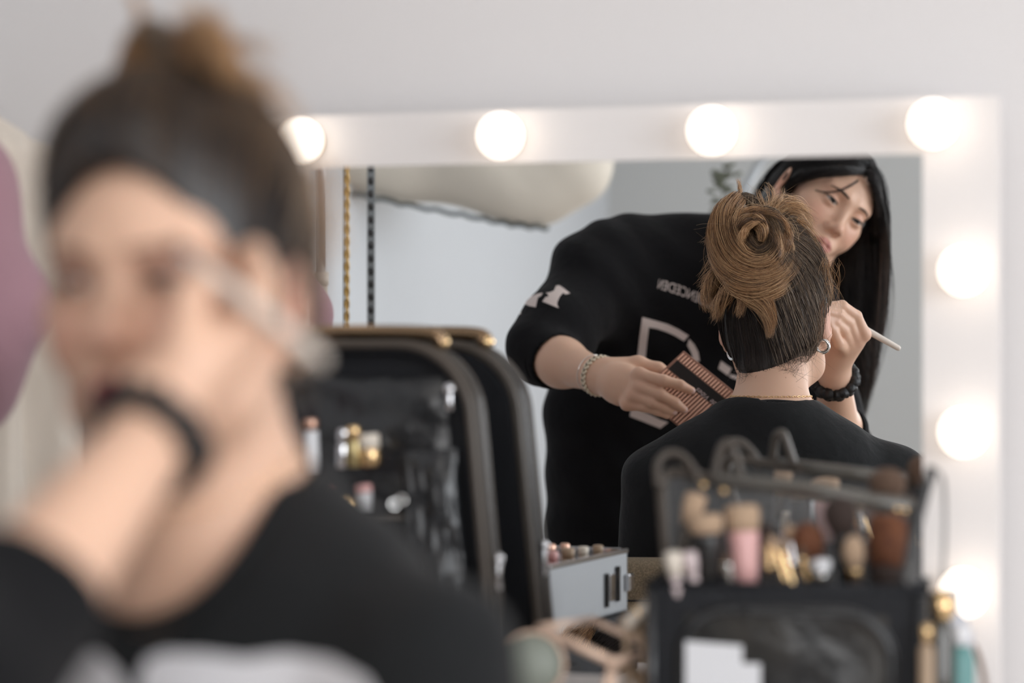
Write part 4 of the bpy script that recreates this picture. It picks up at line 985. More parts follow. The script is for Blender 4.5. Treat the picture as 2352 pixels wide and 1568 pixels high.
# handle on the top
ha_ = [lp(.035, LH+.000, .03), lp(.045, LH+.010, .028), lp(.11, LH+.012, .028), lp(.20, LH+.011, .028), lp(.30, LH+.006, .028), lp(.33, LH-.002, .03)]
mesh('handle', *tube(smoothpath(ha_, 40), .0080, 14, squash=1.5), mat('dark_handle_bulb_sheen', (.30, .20, .12), .16, metal=.9), case, True, label='glossy dark carrying handle tinted bronze for the bulb reflections')  # bulb reflections on the dark handle put into its bronze colour
for a_ in (.035, .33): MB().add(*lathe([(.001, 0), (.009, 0), (.010, .5), (.008, 1), (.001, 1)], lp(a_, LH-.004, .03), lp(a_, LH+.008, .03), 16)).build('stud', M['gold'], case, True)
# base tray of the case lying on the table in front of the lid
tray = MB(); bx = [(0, 0), (LW, 0), (LW, .16), (0, .16)]
c0 = lp(0, 0, .0); F_ = -NM
for (a0, a1, w0_, w1_, z0, z1) in ((0, LW, 0, .09, 0, .006), (0, .006, 0, .09, 0, .05), (LW-.006, LW, 0, .09, 0, .05), (0, LW, .084, .09, 0, .05)):
    p = [c0-UM*a0+F_*w0_, c0-UM*a1+F_*w0_, c0-UM*a1+F_*w1_, c0-UM*a0+F_*w1_]; tray.add(np.array([x+V3(0, 0, z0-.009) for x in p]+[x+V3(0, 0, z1-.009) for x in p]), [(0,1,2,3),(7,6,5,4),(0,4,5,1),(1,5,6,2),(2,6,7,3),(3,7,4,0)])
tray.build('base_tray', M['blacknylon'], case, bevel=.002)
# things in the pockets
def tube_item(name, label, cat, px0, py0, px1, py1, d, r, m, cap=None, group='small tubes in the case pockets', capfrac=.22, tag_='cap'):
    a, b = P(px0, py0, d), P(px1, py1, d)
    e = thing(name, label, cat, group); cut = b+(a-b)*capfrac if cap else b
    MB().add(*lathe([(.001, 0), (r*.9, 0), (r, .04), (r, .97), (r*.96, 1), (.001, 1)], a, cut, 18)).build('body', m, e, True)
    if cap: MB().add(*lathe([(.001, 0), (r*1.05, 0), (r*1.05, .85), (r*.9, 1), (.001, 1)], cut, b, 18)).build(tag_, cap, e, True)
    return e
dp = dl-.012
tube_item('lipstick_tube', 'tall white tube with copper cap in the upper pocket of the open case', 'tube', 718, 1082, 713, 962, dp, .0075, M['whiteplastic'], M['copper'])
tube_item('mascara_tube', 'slim silver tube beside two gold ones in the open case', 'tube', 784, 1074, 788, 985, dp, .006, M['chrome'], M['chrome'], capfrac=.4)
tube_item('lipstick_tube', 'muted gold tube standing between the silver one and brighter gold one', 'tube', 815, 1072, 811, 978, dp, .0072, mat('olive_gold', (.5, .4, .2), .3, metal=.8), M['gold'], capfrac=.35)
tube_item('lipstick_tube', 'bright ribbed gold tube with cream side in the upper pocket', 'tube', 852, 1070, 846, 996, dp, .0105, M['gold'], M['cream'], capfrac=.45)
tube_item('lip_gloss', 'short white tube at the left end of the lower pocket', 'tube', 738, 1172, 735, 1135, dp, .007, M['whiteplastic'], M['silver'])
tube_item('lip_gloss', 'dark rose red tube in the lower pocket of the open case', 'tube', 763, 1172, 761, 1106, dp, .0058, M['roseplastic'], M['roseplastic'])
tube_item('lip_gloss', 'white tube with pink edge at the right of the lower pocket', 'tube', 840, 1170, 835, 1112, dp, .0078, M['whiteplastic'], M['pink'], capfrac=.3)
e = thing('powder_pot', 'small round gold pot in the lower pocket between rose and white tubes', 'pot', 'small tubes in the case pockets')
c = P(800, 1152, dp); MB().add(*lathe([(.001, 0), (.009, 0), (.010, .2), (.010, .7), (.001, .7)], c+V3(0, .006, 0), c-V3(0, .004, 0), 20)).build('pot', M['pink'], e, True); MB().add(*lathe([(.001, 0), (.0105, 0), (.0105, .8), (.009, 1), (.001, 1)], c-V3(0, .001, 0), c-V3(0, .008, 0), 20)).build('lid', M['gold'], e, True)
e = thing('charm', 'small silver knotted trinket in the right lower pocket of the case', 'charm')
mb = MB(); mb.add(*torus(P(905, 1158, dp), .005, .0016, (.3, -1, .2))); mb.add(*torus(P(922, 1148, dp), .005, .0016, (-.3, -1, .4))); mb.build('rings', M['silver'], e, True)

# ---- the silver case seen in the mirror (it stands in front of the soft case, hidden behind the shoulder)
sc_ = thing('silver_case', 'grey metal train case with black latch seen low in the mirror reflection', 'case')
q0, q1 = V(1262, 1300, 2.86), V(1441, 1262, 3.09)       # upper edge of its latch side
zt = (q0[2]+q1[2])/2; q0[2] = q1[2] = zt
ed = q1-q0; el_ = np.linalg.norm(ed); ed /= el_; inw = np.cross(ed, V3(0, 0, 1)); inw = inw if inw@(-NM) > 0 else -inw; hB = .078
def bxr(a0, a1, i0, i1, z0, z1): 
    p = [q0+ed*a0+inw*i0, q0+ed*a1+inw*i0, q0+ed*a1+inw*i1, q0+ed*a0+inw*i1]; return np.array([V3(x[0], x[1], zt-z0) for x in p]+[V3(x[0], x[1], zt-z1) for x in p]), [(0,1,2,3),(7,6,5,4),(0,4,5,1),(1,5,6,2),(2,6,7,3),(3,7,4,0)]
dpt = .11
mb = MB()
for b_ in ((0, el_, 0, .004, 0, hB), (0, el_, dpt-.004, dpt, 0, hB), (0, .004, 0, dpt, 0, hB), (el_-.004, el_, 0, dpt, 0, hB), (0, el_, 0, dpt, hB-.004, hB)): mb.add(*bxr(*b_))
mb.build('body', M['alu'], sc_, bevel=.001)
mb = MB()
for b_ in ((-.001, el_+.001, -.0015, .006, -.002, .004), (-.001, el_+.001, dpt-.006, dpt+.001, -.002, .004), (el_-.007, el_+.0015, -.001, dpt, -.002, .004)): mb.add(*bxr(*b_))
mb.build('edge_trim', M['chrome'], sc_, bevel=.001)
MB().add(*bxr(el_-.078, el_-.072, -.004, 0, .024, .066)).build('latch_bar', M['blackplastic'], sc_); MB().add(*bxr(el_-.042, el_-.034, -.004, 0, .018, .062)).build('latch_bar', M['blackplastic'], sc_)
MB().add(*bxr(el_-.066, el_-.048, -.003, 0, .026, .060)).build('latch_plate', M['chrome'], sc_, bevel=.001)
MB().add(*bxr(el_-.010, el_+.006, -.007, .0, .030, .052)).build('clasp', M['chrome'], sc_, bevel=.002)
# dark block it stands on: a closed black case
bc_ = thing('black_case', 'low closed black case under the grey metal train case', 'case')
MB().add(*bxr(-.01, el_+.01, -.012, dpt+.01, hB+.0012, zt-TT-.0005)).build('body', M['blacknylon'], bc_, bevel=.004)
MB().add(*bxr(el_*.4, el_*.6, -.016, -.012, hB+.02, hB+.035)).build('handle', M['blackplastic'], bc_, bevel=.001)
cols = [M['redplastic'], M['br_tan'], M['pink'], M['cream'], M['tan'], M['copper'], M['cream'], M['pinkpale'], M['tan']]
lbl = ['round red pot at the left end of the grey metal case', 'beige sponge standing behind the red pot', 'pink bottle cap leaning in the metal case', 'cream foundation bottle in the metal case', 'tan foundation bottle next to the cream one', 'copper topped bottle in the middle of the metal case', 'pale cream stick near the case rim', 'pale pink stick near the latch end of the metal case', 'short tan tube at the latch end of the metal case']
nm = ['pot', 'sponge', 'bottle', 'bottle', 'bottle', 'bottle', 'foundation_stick', 'foundation_stick', 'tube']
for i in range(9):
    a_ = .018+i*.0245; c = q0+ed*a_+inw*(.025+.035*(i % 2)); r_ = (.011, .012, .009, .0095, .010, .009, .008, .007, .008)[i]; top = zt+(.016, .006, .008, .010, .008, .010, .006, .007, .004)[i]
    e = thing(nm[i], lbl[i], nm[i].split('_')[-1], 'make-up in the grey metal case'); z0 = zt-hB+.0045
    MB().add(*lathe([(.001, 0), (r_*.9, 0), (r_, .05), (r_, .85), (r_*.7, .9), (.001, .9)], V3(c[0], c[1], z0), V3(c[0], c[1], top), 18)).build('body', cols[i], e, True)
    MB().add(*lathe([(.001, 0), (r_*.8, 0), (r_*.85, .9), (r_*.6, 1), (.001, 1)], V3(c[0], c[1], z0+(top-z0)*.88), V3(c[0], c[1], top+.004), 18)).build('cap', cols[i] if i < 2 else M['copper'] if i % 2 else cols[i], e, True)

# ---- brush bag on the right
bag = thing('brush_bag', 'black brush bag with clear window and clear flap full of brushes', 'bag')
BA = P(1484, 1345, 2.27); BBp = P(2132, 1348, 2.22); BA[2] = BBp[2] = (BA[2]+BBp[2])/2
ba = BBp-BA; BW = np.linalg.norm(ba); ba /= BW; bn = np.cross(V3(0, 0, 1), ba); bn = bn if bn[1] > 0 else -bn; BH = BA[2]-TT-.002; BD = .085
bp_ = lambda a, z, c=0: BA+ba*a+V3(0, 0, z)+bn*c         # z from the bag's rim
mb = MB()
def wallb(a0, a1, c0, c1, z0, z1):
    p = [bp_(a0, z0, c0), bp_(a1, z0, c0), bp_(a1, z0, c1), bp_(a0, z0, c1)]; q = [bp_(a0, z1, c0), bp_(a1, z1, c0), bp_(a1, z1, c1), bp_(a0, z1, c1)]; return np.array(p+q), [(0,1,2,3),(7,6,5,4),(0,4,5,1),(1,5,6,2),(2,6,7,3),(3,7,4,0)]
mb.add(*wallb(0, BW, 0, .004, -BH, 0)); mb.add(*wallb(0, BW, BD-.004, BD, -BH, 0)); mb.add(*wallb(0, .004, .004, BD-.004, -BH, 0)); mb.add(*wallb(BW-.004, BW, .004, BD-.004, -BH, 0)); mb.add(*wallb(0, BW, 0, BD, -BH, -BH+.004))
mb.build('body', M['blacknylon'], bag, bevel=.002)
def blp(x, y, c): return bp_(x, y, c)
wc = (BW*.50, -.098); wl = [bp_(wc[0]+x, wc[1]+y, -.003) for x, y in rrect(BW*.74, .150, .045, 10)]
mesh('window_piping', *tube(wl, .0042, 10, True), M['vinyl'], bag)
mesh('zipper', *tube([bp_(wc[0]+x, wc[1]+y, -.002) for x, y in rrect(BW*.78, .160, .05, 10)], .0022, 6, True), M['blackplastic'], bag)
def gridpanel(name, f, n, m, parent, label=None):
    vs = [f(i/n, j/n) for i in range(n+1) for j in range(n+1)]; fs = [(i*(n+1)+j, (i+1)*(n+1)+j, (i+1)*(n+1)+j+1, i*(n+1)+j+1) for i in range(n) for j in range(n)]
    return mesh(name, vs, fs, m, parent, label=label)
winm = mat('dark_window_vinyl', (.014, .015, .016), .25, spec=.5, bump=(22, .6, .008), noise=(16, (.045, .042, .038)))
gridpanel('window', lambda x, y: bp_(wc[0]+(x-.5)*BW*.72, wc[1]+(y-.5)*.146, -.001-.004*math.sin(3*x*math.pi)*math.sin(2*y*math.pi)*.4-.002), 16, winm, bag, 'dark clear window on the bag front')
for a_ in (.006, BW-.006): mesh('corner_piping', *tube([bp_(a_, -.006, -.003), bp_(a_, -BH+.01, -.003)], .0055, 10), M['vinyl'], bag)
mesh('rim_binding', *tube([bp_(0, 0, 0), bp_(BW, 0, 0), bp_(BW, 0, BD), bp_(0, 0, BD)], .0032, 8, True), M['blacknylon'], bag)
# clear flap standing up behind the brushes
TL, TR = P(1530, 1092, 2.40), P(2095, 1160, 2.32); BL_, BR_ = bp_(.012, -.005, BD-.006), bp_(BW-.035, -.005, BD-.006)
gridpanel('clear_flap', lambda x, y: (BL_*(1-x)+BR_*x)*(1-y)+(TL*(1-x)+TR*x)*y+bn*.006*math.sin(5*x)*math.sin(3*y), 20, M['clear'], bag, 'clear plastic flap')
mesh('flap_binding', *tube(smoothpath([BL_, BL_*.5+TL*.5-ba*.004, TL, TL*.8+TR*.2+V3(0, 0, .003), TL*.4+TR*.6, TR, BR_*.5+TR*.5+ba*.003, BR_], 60), .0052, 10), M['brownpipe'], bag)
mesh('flap_edge', *tube([P(1640, 1100, 2.375), P(1850, 1122, 2.36), P(2092, 1166, 2.31)], .0080, 10), mat('smoky_vinyl_edge', (.11, .10, .085), .25, spec=.8), bag)
# right side wing
A_, B_, C_ = P(2140, 1075, 2.24), P(2078, 1345, 2.20), P(2165, 1330, 2.27)
gridpanel('side_wing', lambda x, y: A_*(1-y)+(B_*(1-x)+C_*x)*y+(P(2170, 1110, 2.29)-A_)*x*(1-y)+bn*.005*math.sin(3.1*x)*math.sin(3.1*y), 12, M['clear'], bag, 'clear plastic side wing')
mesh('wing_binding', *tube(smoothpath([A_, A_*.5+B_*.5-ba*.002, B_], 16), .0052, 10), M['blackplastic'], bag)
mesh('wing_binding', *tube(smoothpath([A_, P(2165, 1100, 2.28), P(2170, 1200, 2.29), C_], 20), .0022, 8), mat('smoky_edge', (.3, .29, .28), .3), bag)
for pts in ([(1512,1118,2.38),(1510,1070,2.385),(1530,1044,2.39),(1562,1046,2.39),(1592,1078,2.385),(1602,1110,2.38)], [(1640,1098,2.38),(1650,1050,2.385),(1662,1022,2.39),(1680,1020,2.39),(1692,1060,2.385),(1702,1100,2.38)]):
    mesh('handle', *tube(smoothpath([P(*p) for p in pts], 30), .0042, 10, squash=1.6), M['brownpipe'], bag, True, label='bent loop handle')
for px, py in ((1615, 1114), (1662, 1128), (2060, 1170), (2078, 1172)): mesh('rivet', *ball(P(px, py, 2.30), .0032, 8), M['gold'], bag)
# card in the window
cd = thing('paper_card', 'stepped white card tucked in the window of the brush bag', 'card')
cc = P(1575, 1478, 2.255); 
mesh('card', *prism([(0, -.05), (.070, -.05), (.070, -.0165), (.053, -.0165), (.053, 0), (0, .003)][::-1], ba, V3(0, 0, 1), bp_(float((cc-BA)@ba), float(cc[2]-BA[2]), -.010), .0012), mat('white_card', (.75, .75, .77), .7), cd, False)
# brushes
def brush(label, head, base, rw, hl, bm, fm=None, hm=None, shape='round', ratio=1.0, ferr=.03):
    """head = pixel+depth of the top of the bristles; base = where the handle enters the bag"""
    a, b = P(*head), P(*base); d = b-a; L = np.linalg.norm(d); d /= L
    e = thing('makeup_brush', label, 'brush', 'brushes standing in the bag')
    prof = {'round': [(.001, 0), (.45, .04), (.80, .18), (1, .42), (.95, .65), (.62, 1), (.001, 1)], 'flat': [(.001, 0), (.85, .01), (1, .08), (.98, .5), (.75, 1), (.001, 1)], 'point': [(.001, 0), (.3, .15), (.75, .5), (.9, .75), (.6, 1), (.001, 1)], 'kabuki': [(.001, 0), (.75, .03), (1, .15), (1, .6), (.88, 1), (.001, 1)]}[shape]
    v, f = lathe([(r_*rw, t_) for r_, t_ in prof], a, a+d*hl, 22)
    MB().add(v, f).build('bristles', bm, e, True)
    fr0 = a+d*(hl*.97); fr1 = fr0+d*ferr; r0 = rw*(.62 if shape != 'kabuki' else .88)
    MB().add(*lathe([(.001, 0), (r0, 0), (r0*1.02, .1), (r0*.85, .7), (r0*.7, 1), (.001, 1)], fr0, fr1, 20)).build('ferrule', fm or M['gold'], e, True)
    en = a+d*max(L, hl+ferr+.03); MB().add(*lathe([(.001, 0), (r0*.68, 0), (r0*.75, .2), (r0*.5, 1), (.001, 1)], fr1, en, 16)).build('handle', hm or M['blackplastic'], e, True)
bd2 = 2.29
brush('large dark domed powder brush at the middle right of the bag', (1925, 1140, 2.27), (1955, 1380, 2.28), .0165, .036, M['br_dark'], M['blackplastic'], ferr=.05)
brush('fluffy auburn brush just left of the dark domed one', (1845, 1200, 2.285), (1900, 1385, 2.29), .0155, .036, M['br_auburn'], M['silver'])
brush('pink handled stubby brush with tan top near the bag left', (1703, 1158, 2.29), (1718, 1390, 2.28), .0165, .026, M['br_tan'], M['pink'], M['pinkpale'], 'kabuki', ferr=.050)
brush('thick black brush with beige tip left of the pink one', (1620, 1180, 2.28), (1630, 1400, 2.28), .0165, .018, M['br_tan'], M['blackplastic'], M['blackplastic'], 'kabuki', ferr=.06)
brush('bent beige brush at the upper left of the bag', (1600, 1135, 2.31), (1540, 1380, 2.29), .0105, .030, M['br_tan'], M['brownpipe'], M['blackplastic'], 'flat')
brush('small pale headed brush lowest on the left side', (1545, 1268, 2.262), (1560, 1390, 2.27), .0085, .022, M['cream'], M['pinkpale'], M['cream'], 'flat')
brush('pale pink stick brush beside the small pale headed one', (1582, 1268, 2.258), (1606, 1390, 2.27), .0070, .020, M['pinkpale'], M['pinkpale'], M['pinkpale'], 'flat')
brush('wide auburn paddle brush at the right end of the bag', (2042, 1180, 2.30), (2030, 1390, 2.29), .0185, .050, M['br_auburn'], M['br_dark'], M['br_dark'], 'kabuki', ferr=.02)
brush('round brown brush standing above the flap at the right', (2040, 1074, 2.35), (2030, 1300, 2.33), .0185, .032, M['br_brown'], M['blackplastic'])
brush('peach oval brush in front of the wide auburn one', (1958, 1228, 2.265), (1968, 1395, 2.27), .0105, .032, M['br_tan'], M['gold'], M['gold'], 'round')
brush('brush with slanted gold ferrule left of bag centre', (1768, 1228, 2.275), (1812, 1360, 2.27), .0060, .012, M['br_tan'], M['gold'], M['gold'], 'point', ferr=.045)
brush('second slanted gold brush touching its twin on the left', (1788, 1240, 2.27), (1830, 1372, 2.265), .0052, .010, M['br_tan'], M['gold'], M['gold'], 'point', ferr=.045)
brush('thin brush with gold ferrule right of the slanted pair', (1838, 1250, 2.265), (1862, 1380, 2.265), .0050, .012, M['br_brown'], M['gold'], M['cream'], 'point')
brush('small tan blending brush in the middle of the bag', (1813, 1205, 2.30), (1830, 1370, 2.29), .0072, .016, M['br_tan'], M['chrome'], M['blackplastic'])
brush('silver ferruled brush with light tip below the auburn head', (1886, 1285, 2.255), (1890, 1400, 2.26), .0090, .012, M['whiteplastic'], M['silver'], M['silver'], 'flat', ferr=.025)
brush('silver brush standing left of the gold pair', (1668, 1268, 2.26), (1686, 1390, 2.262), .0050, .010, M['br_brown'], M['silver'], M['chrome'], 'point')
brush('thin gold brush at the far right of the row', (1968, 1322, 2.252), (1976, 1400, 2.255), .0055, .008, M['br_dark'], M['gold'], M['gold'], 'point')
brush('dark slim brush in the row centre under the flap', (1760, 1200, 2.31), (1770, 1380, 2.29), .0075, .022, M['br_dark'], M['gold'], M['blackplastic'])

# ---- bottles beside the bag
def bottle(name, label, c, prof, m, z1, cap=None, capprof=None, cz=None, cat='bottle', capname='cap', grp=None):
    e = thing(name, label, cat, grp); a = V3(c[0], c[1], TT+.0008); b = V3(c[0], c[1], z1)
    MB().add(*lathe(prof, a, b, 26)).build('body', m, e, True)
    if cap: MB().add(*lathe(capprof, V3(c[0], c[1], cz[0]), V3(c[0], c[1], cz[1]), 22)).build(capname, cap, e, True)
    return e
zp = lambda py, d: CZ+(784-py)/F*d
bottle('teal_bottle', 'teal bottle with a white cap at the right edge of the mirror', P(2205, 1500, 2.31), [(.001, 0), (.0125, 0), (.014, .02), (.014, .9), (.011, .96), (.008, 1), (.001, 1)], M['teal'], zp(1480, 2.31), M['whiteplastic'], [(.001, 0), (.010, 0), (.010, .8), (.008, 1), (.001, 1)], (zp(1480, 2.31), zp(1438, 2.31)))
bottle('spray_bottle', 'greyish white necked bottle in front of the lowest lit bulb', P(2183, 1400, 2.34), [(.001, 0), (.021, 0), (.022, .02), (.022, .80), (.016, .88), (.0075, .93), (.007, 1), (.001, 1)], mat('frosted_plastic', (.55, .56, .6), .5), zp(1372, 2.34), M['whiteplastic'], [(.001, 0), (.0085, 0), (.0085, .7), (.007, 1), (.001, 1)], (zp(1374, 2.34), zp(1354, 2.34)))
bottle('perfume_bottle', 'dark bottle with round gold stopper right of the brush bag', P(2160, 1420, 2.29), [(.001, 0), (.012, 0), (.013, .02), (.013, .9), (.010, .96), (.009, 1), (.001, 1)], mat('smoky_glass', (.06, .055, .045), .12, spec=.8), zp(1428, 2.27), M['gold'], [(.001, 0), (.008, 0), (.013, .15), (.0155, .5), (.012, .85), (.001, 1)], (zp(1430, 2.27), zp(1358, 2.27)), capname='stopper')
bottle('lip_gloss', 'slim tan tube between perfume bottle and brush bag', P(2128, 1480, 2.20), [(.001, 0), (.0065, 0), (.007, .05), (.007, .95), (.001, 1)], M['tan'], zp(1470, 2.20), M['gold'], [(.001, 0), (.0055, 0), (.0055, .9), (.001, 1)], (zp(1470, 2.20), zp(1432, 2.20)), cat='tube')
cb = thing('power_cable', 'brown cable arching beside the teal bottle', 'cable')
mesh('cable', *tube(smoothpath([P(2222,1470,2.36),P(2240,1490,2.36),P(2254,1530,2.35),P(2262,1580,2.34),P(2262,1700,2.33), V3(*(P(2262,1700,2.33)[:2]), TT+.004), V3(*(P(2330,1700,2.40)[:2]), TT+.004)], 50), .0028, 8), mat('brown_cable', (.25, .17, .13), .5), cb)

# ---- compacts and clips on the table between the bags
def compact(name, label, cat, c, ex, ez, w_, h_, fm, im, rnd=None, th=.006):
    e = thing(name, label, cat); ex = np.array(ex, float); ex /= np.linalg.norm(ex); ez = np.array(ez, float)-(np.array(ez)@ex)*ex; ez /= np.linalg.norm(ez); n = np.cross(ex, ez)
    if n[1] > 0: n = -n
    if rnd:
        mb = MB(); mb.add(*lathe([(.001, 0), (rnd, 0), (rnd, 1), (rnd*.9, 1), (rnd*.9, .6), (.001, .6)], c-n*th, c, 36)); mb.build('frame', fm, e, True); MB().add(*lathe([(.001, 0), (rnd*.88, 0), (rnd*.88, 1), (.001, 1)], c-n*th*.4, c-n*th*.2, 36)).build('face', im, e, True)
    else:
        out = rrect(w_, h_, .004, 4); inn = rrect(w_-.012, h_-.012, .003, 4); k = len(out)
        o3 = [c+ex*x+ez*y for x, y in out]; i3 = [c+ex*x+ez*y for x, y in inn]; v = np.array(o3+i3+[p-n*th for p in o3]+[p-n*th for p in i3])
        f = [(i, (i+1) % k, k+(i+1) % k, k+i) for i in range(k)]+[(2*k+i, 3*k+i, 3*k+(i+1) % k, 2*k+(i+1) % k) for i in range(k)]+[(i, 2*k+i, 2*k+(i+1) % k, (i+1) % k) for i in range(k)]+[(k+i, k+(i+1) % k, 3*k+(i+1) % k, 3*k+i) for i in range(k)]
        mesh('frame', v, f, fm, e, False); mesh('face', *prism(inn, ex, ez, c-n*th*.6, .001), im, e, False)
    return e, n
# open palette with mirror lid, standing on its base
cA, cB, cC2 = P(1240, 1442, 2.28), P(1358, 1424, 2.40), P(1408, 1520, 2.26)
e = thing('open_compact', 'open rose gold compact whose mirror lid reflects the grey metal case', 'compact')
ex = cB-cA; ez = cC2-cA; fm = mat('rose_gold_rim', (.70, .50, .38), .35, metal=.3); nrm = np.cross(ex, ez); nrm /= np.linalg.norm(nrm); nrm = nrm if nrm[2] > 0 else -nrm
cD = cB+(cC2-cA)*.95
mb = MB(); mb.add(*tube([cA, cC2], .0048, 10)); mb.add(*tube([cA, cB], .0042, 10)); mb.add(*tube([cB, cD], .0042, 10)); mb.add(*tube([cC2, cD], .0042, 10)); mb.build('rim', fm, e, True)
mesh('mirror', [cA+nrm*.001, cB+nrm*.001, cD+nrm*.001, cC2+nrm*.001], [(0, 1, 2, 3)], M['mirror'], e, False)
mesh('back', [cA-nrm*.003, cB-nrm*.003, cD-nrm*.003, cC2-nrm*.003], [(0, 1, 2, 3)], M['blackplastic'], e, False)
cE = P(1385, 1600, 2.24); mb = MB(); mb.add(*tube([cC2, cE], .0042, 10)); cF = V3(cC2[0], cC2[1]+.03, TT+.005); mb.add(*tube([cC2, cF], .0042, 10)); mb.add(*tube([cE, V3(cE[0], cE[1], TT+.004)], .004, 10)); mb.build('base_rim', fm, e, True)
compact('round_mirror_compact', 'round compact with pale rim and mirror painted grey green behind the dark shoulder', 'compact', P(1222, 1525, 2.25), (1, 0, 0), (0, .15, 1), 0, 0, fm, M['greygreen'], rnd=.0315)  # flat grey green stands for what its round mirror reflects
mesh('stand', *tube([P(1222, 1590, 2.26), V3(*(P(1222, 1590, 2.27)[:2]), TT+.003)], .004, 8), fm, bpy.data.objects['round_mirror_compact'])
for i, (pts, lab) in enumerate((([(1440,1440),(1462,1412),(1492,1390),(1516,1352)], 'beige hair clip leaning up against the brush bag, upper one'), ([(1425,1425),(1448,1440),(1472,1460),(1482,1500)], 'beige hair clip pointing down beside the brush bag'), ([(1395,1520),(1430,1532),(1452,1548),(1470,1575)], 'gold beige hair clip lying lowest near the compact'))):
    e = thing('hair_clip', lab, 'clip', 'hair clips by the brush bag'); d_ = 2.30+.01*i
    mesh('clip_arm', *tube(smoothpath([P(x, y, d_) for x, y in pts], 20), [.0045, .0062, .0055, .0030], 10), M['tan'] if i else M['cream'], e)
    mesh('clip_arm', *tube(smoothpath([P(x+8, y-9, d_+.008) for x, y in pts], 20), [.0040, .0056, .0050, .0028], 10), M['tan'], e); mesh('hinge', *ball(P(pts[1][0]+4, pts[1][1]-4, d_), .0062, 8), M['gold'], e)
    if i == 2 or True:
        p_ = P(*pts[-1], d_) if i else P(*pts[0], d_); mesh('clip_arm', *tube([p_, V3(p_[0], p_[1]+.005, TT+.004)], .003, 8), M['tan'], e)

# ---- clothes rack at the left wall
rack = thing('clothes_rack', 'chrome telescopic clothes rack along the left wall', 'rack')
po = V(735, 500, 4.0); pu = float((po-V3(0, 2.6, 0))@UM); pw = 1.0/1*(DM-po@NM); pz = V(735, 636, 4.0)[2]
MB().add(*lathe([(.0085, 0), (.0085, 1)], V3(po[0], po[1], pz), V3(po[0], po[1], 1.78), 16)).build('upper_pole', mat('brushed_steel', (.82, .82, .84), .38, metal=.85), rack, True)
MB().add(*lathe([(.001, 0), (.0115, 0), (.0115, 1), (.001, 1)], V3(po[0], po[1], .03), V3(po[0], po[1], pz-.012), 18)).build('lower_pole', M['cream'], rack, True)
MB().add(*lathe([(.001, 0), (.0135, 0), (.0135, 1), (.001, 1)], V3(po[0], po[1], pz-.014), V3(po[0], po[1], pz+.008), 18)).build('collar', M['cream'], rack, True)
p2 = W(pu, .12, 0)
MB().add(*lathe([(.001, 0), (.0115, 0), (.0115, 1), (.001, 1)], V3(p2[0], p2[1], .03), V3(p2[0], p2[1], 1.78), 18)).build('lower_pole', M['cream'], rack, True)
r0, r1 = W(pu, .05, 1.78), W(pu, pw+.36, 1.78); mesh('rail', *tube([r0, r1], .0095, 14), M['chrome'], rack)
for w_ in (.12, pw): mesh('foot', *tube([W(pu-.2, w_, .02), W(pu+.2, w_, .02)], .012, 12), M['cream'], rack)
# straps hanging from the end of the rail
for px, d_, nm_, lab, m_ in ((797, 4.10, 'gold_strap', 'gold woven strap hanging from the rack, seen in the mirror', 'goldstrap'), (852, 4.22, 'dotted_strap', 'black and white dotted ribbon hanging right of the gold strap', None)):
    p_ = V(px, 500, d_); e = thing(nm_, lab, 'strap'); zt_, zb_ = 1.775, CZ-.40
    if m_:
        a = np.linspace(0, 1, 200); q_ = np.stack([p_[0]+.0022*np.sin(a*150), p_[1]+.0022*np.cos(a*150), zt_+(zb_-zt_)*a], 1); mb = MB()
        mb.add(*tube(q_, .0026, 6)); q_ = np.stack([p_[0]-.0022*np.sin(a*150), p_[1]-.0022*np.cos(a*150), zt_+(zb_-zt_)*a], 1); mb.add(*tube(q_, .0026, 6)); mb.build('strap', M[m_], e, True)
        mesh('edging', *tube([p_*V3(1, 1, 0)+UM*-.006+V3(0, 0, zt_), p_*V3(1, 1, 0)+UM*-.006+V3(0, 0, zb_)], .0012, 6), M['blackplastic'], e)
    else:
        ww = UM*.0065; mb = MB(); tq = rdir(V3(1, 0, 0)); tq[2] = 0; ww = tq*.0068; tn = np.cross(tq, V3(0, 0, 1))
        mb.add(np.array([V3(p_[0], p_[1], zt_)-ww, V3(p_[0], p_[1], zt_)+ww, V3(p_[0], p_[1], zb_)+ww, V3(p_[0], p_[1], zb_)-ww, V3(p_[0], p_[1], zt_)-ww+tn*.0012, V3(p_[0], p_[1], zt_)+ww+tn*.0012, V3(p_[0], p_[1], zb_)+ww+tn*.0012, V3(p_[0], p_[1], zb_)-ww+tn*.0012]), [(0,1,2,3),(7,6,5,4),(0,4,5,1),(1,5,6,2),(2,6,7,3),(3,7,4,0)]); mb.build('strap', mat('grey_ribbon', (.30, .33, .34), .6), e)
        mb = MB(); z = zt_-.01
        while z > zb_+.01: mb.add(*ball(V3(p_[0], p_[1], z)+tn*.0006, (.0050, .0050, .0070), 6)); z -= .0225
        mb.build('dots', M['blackplastic'], e, True)
    mesh('hook', *torus(V3(p_[0], p_[1], 1.78), .0125, .0018, UM if False else NM, 24, 6), M['chrome'], e)
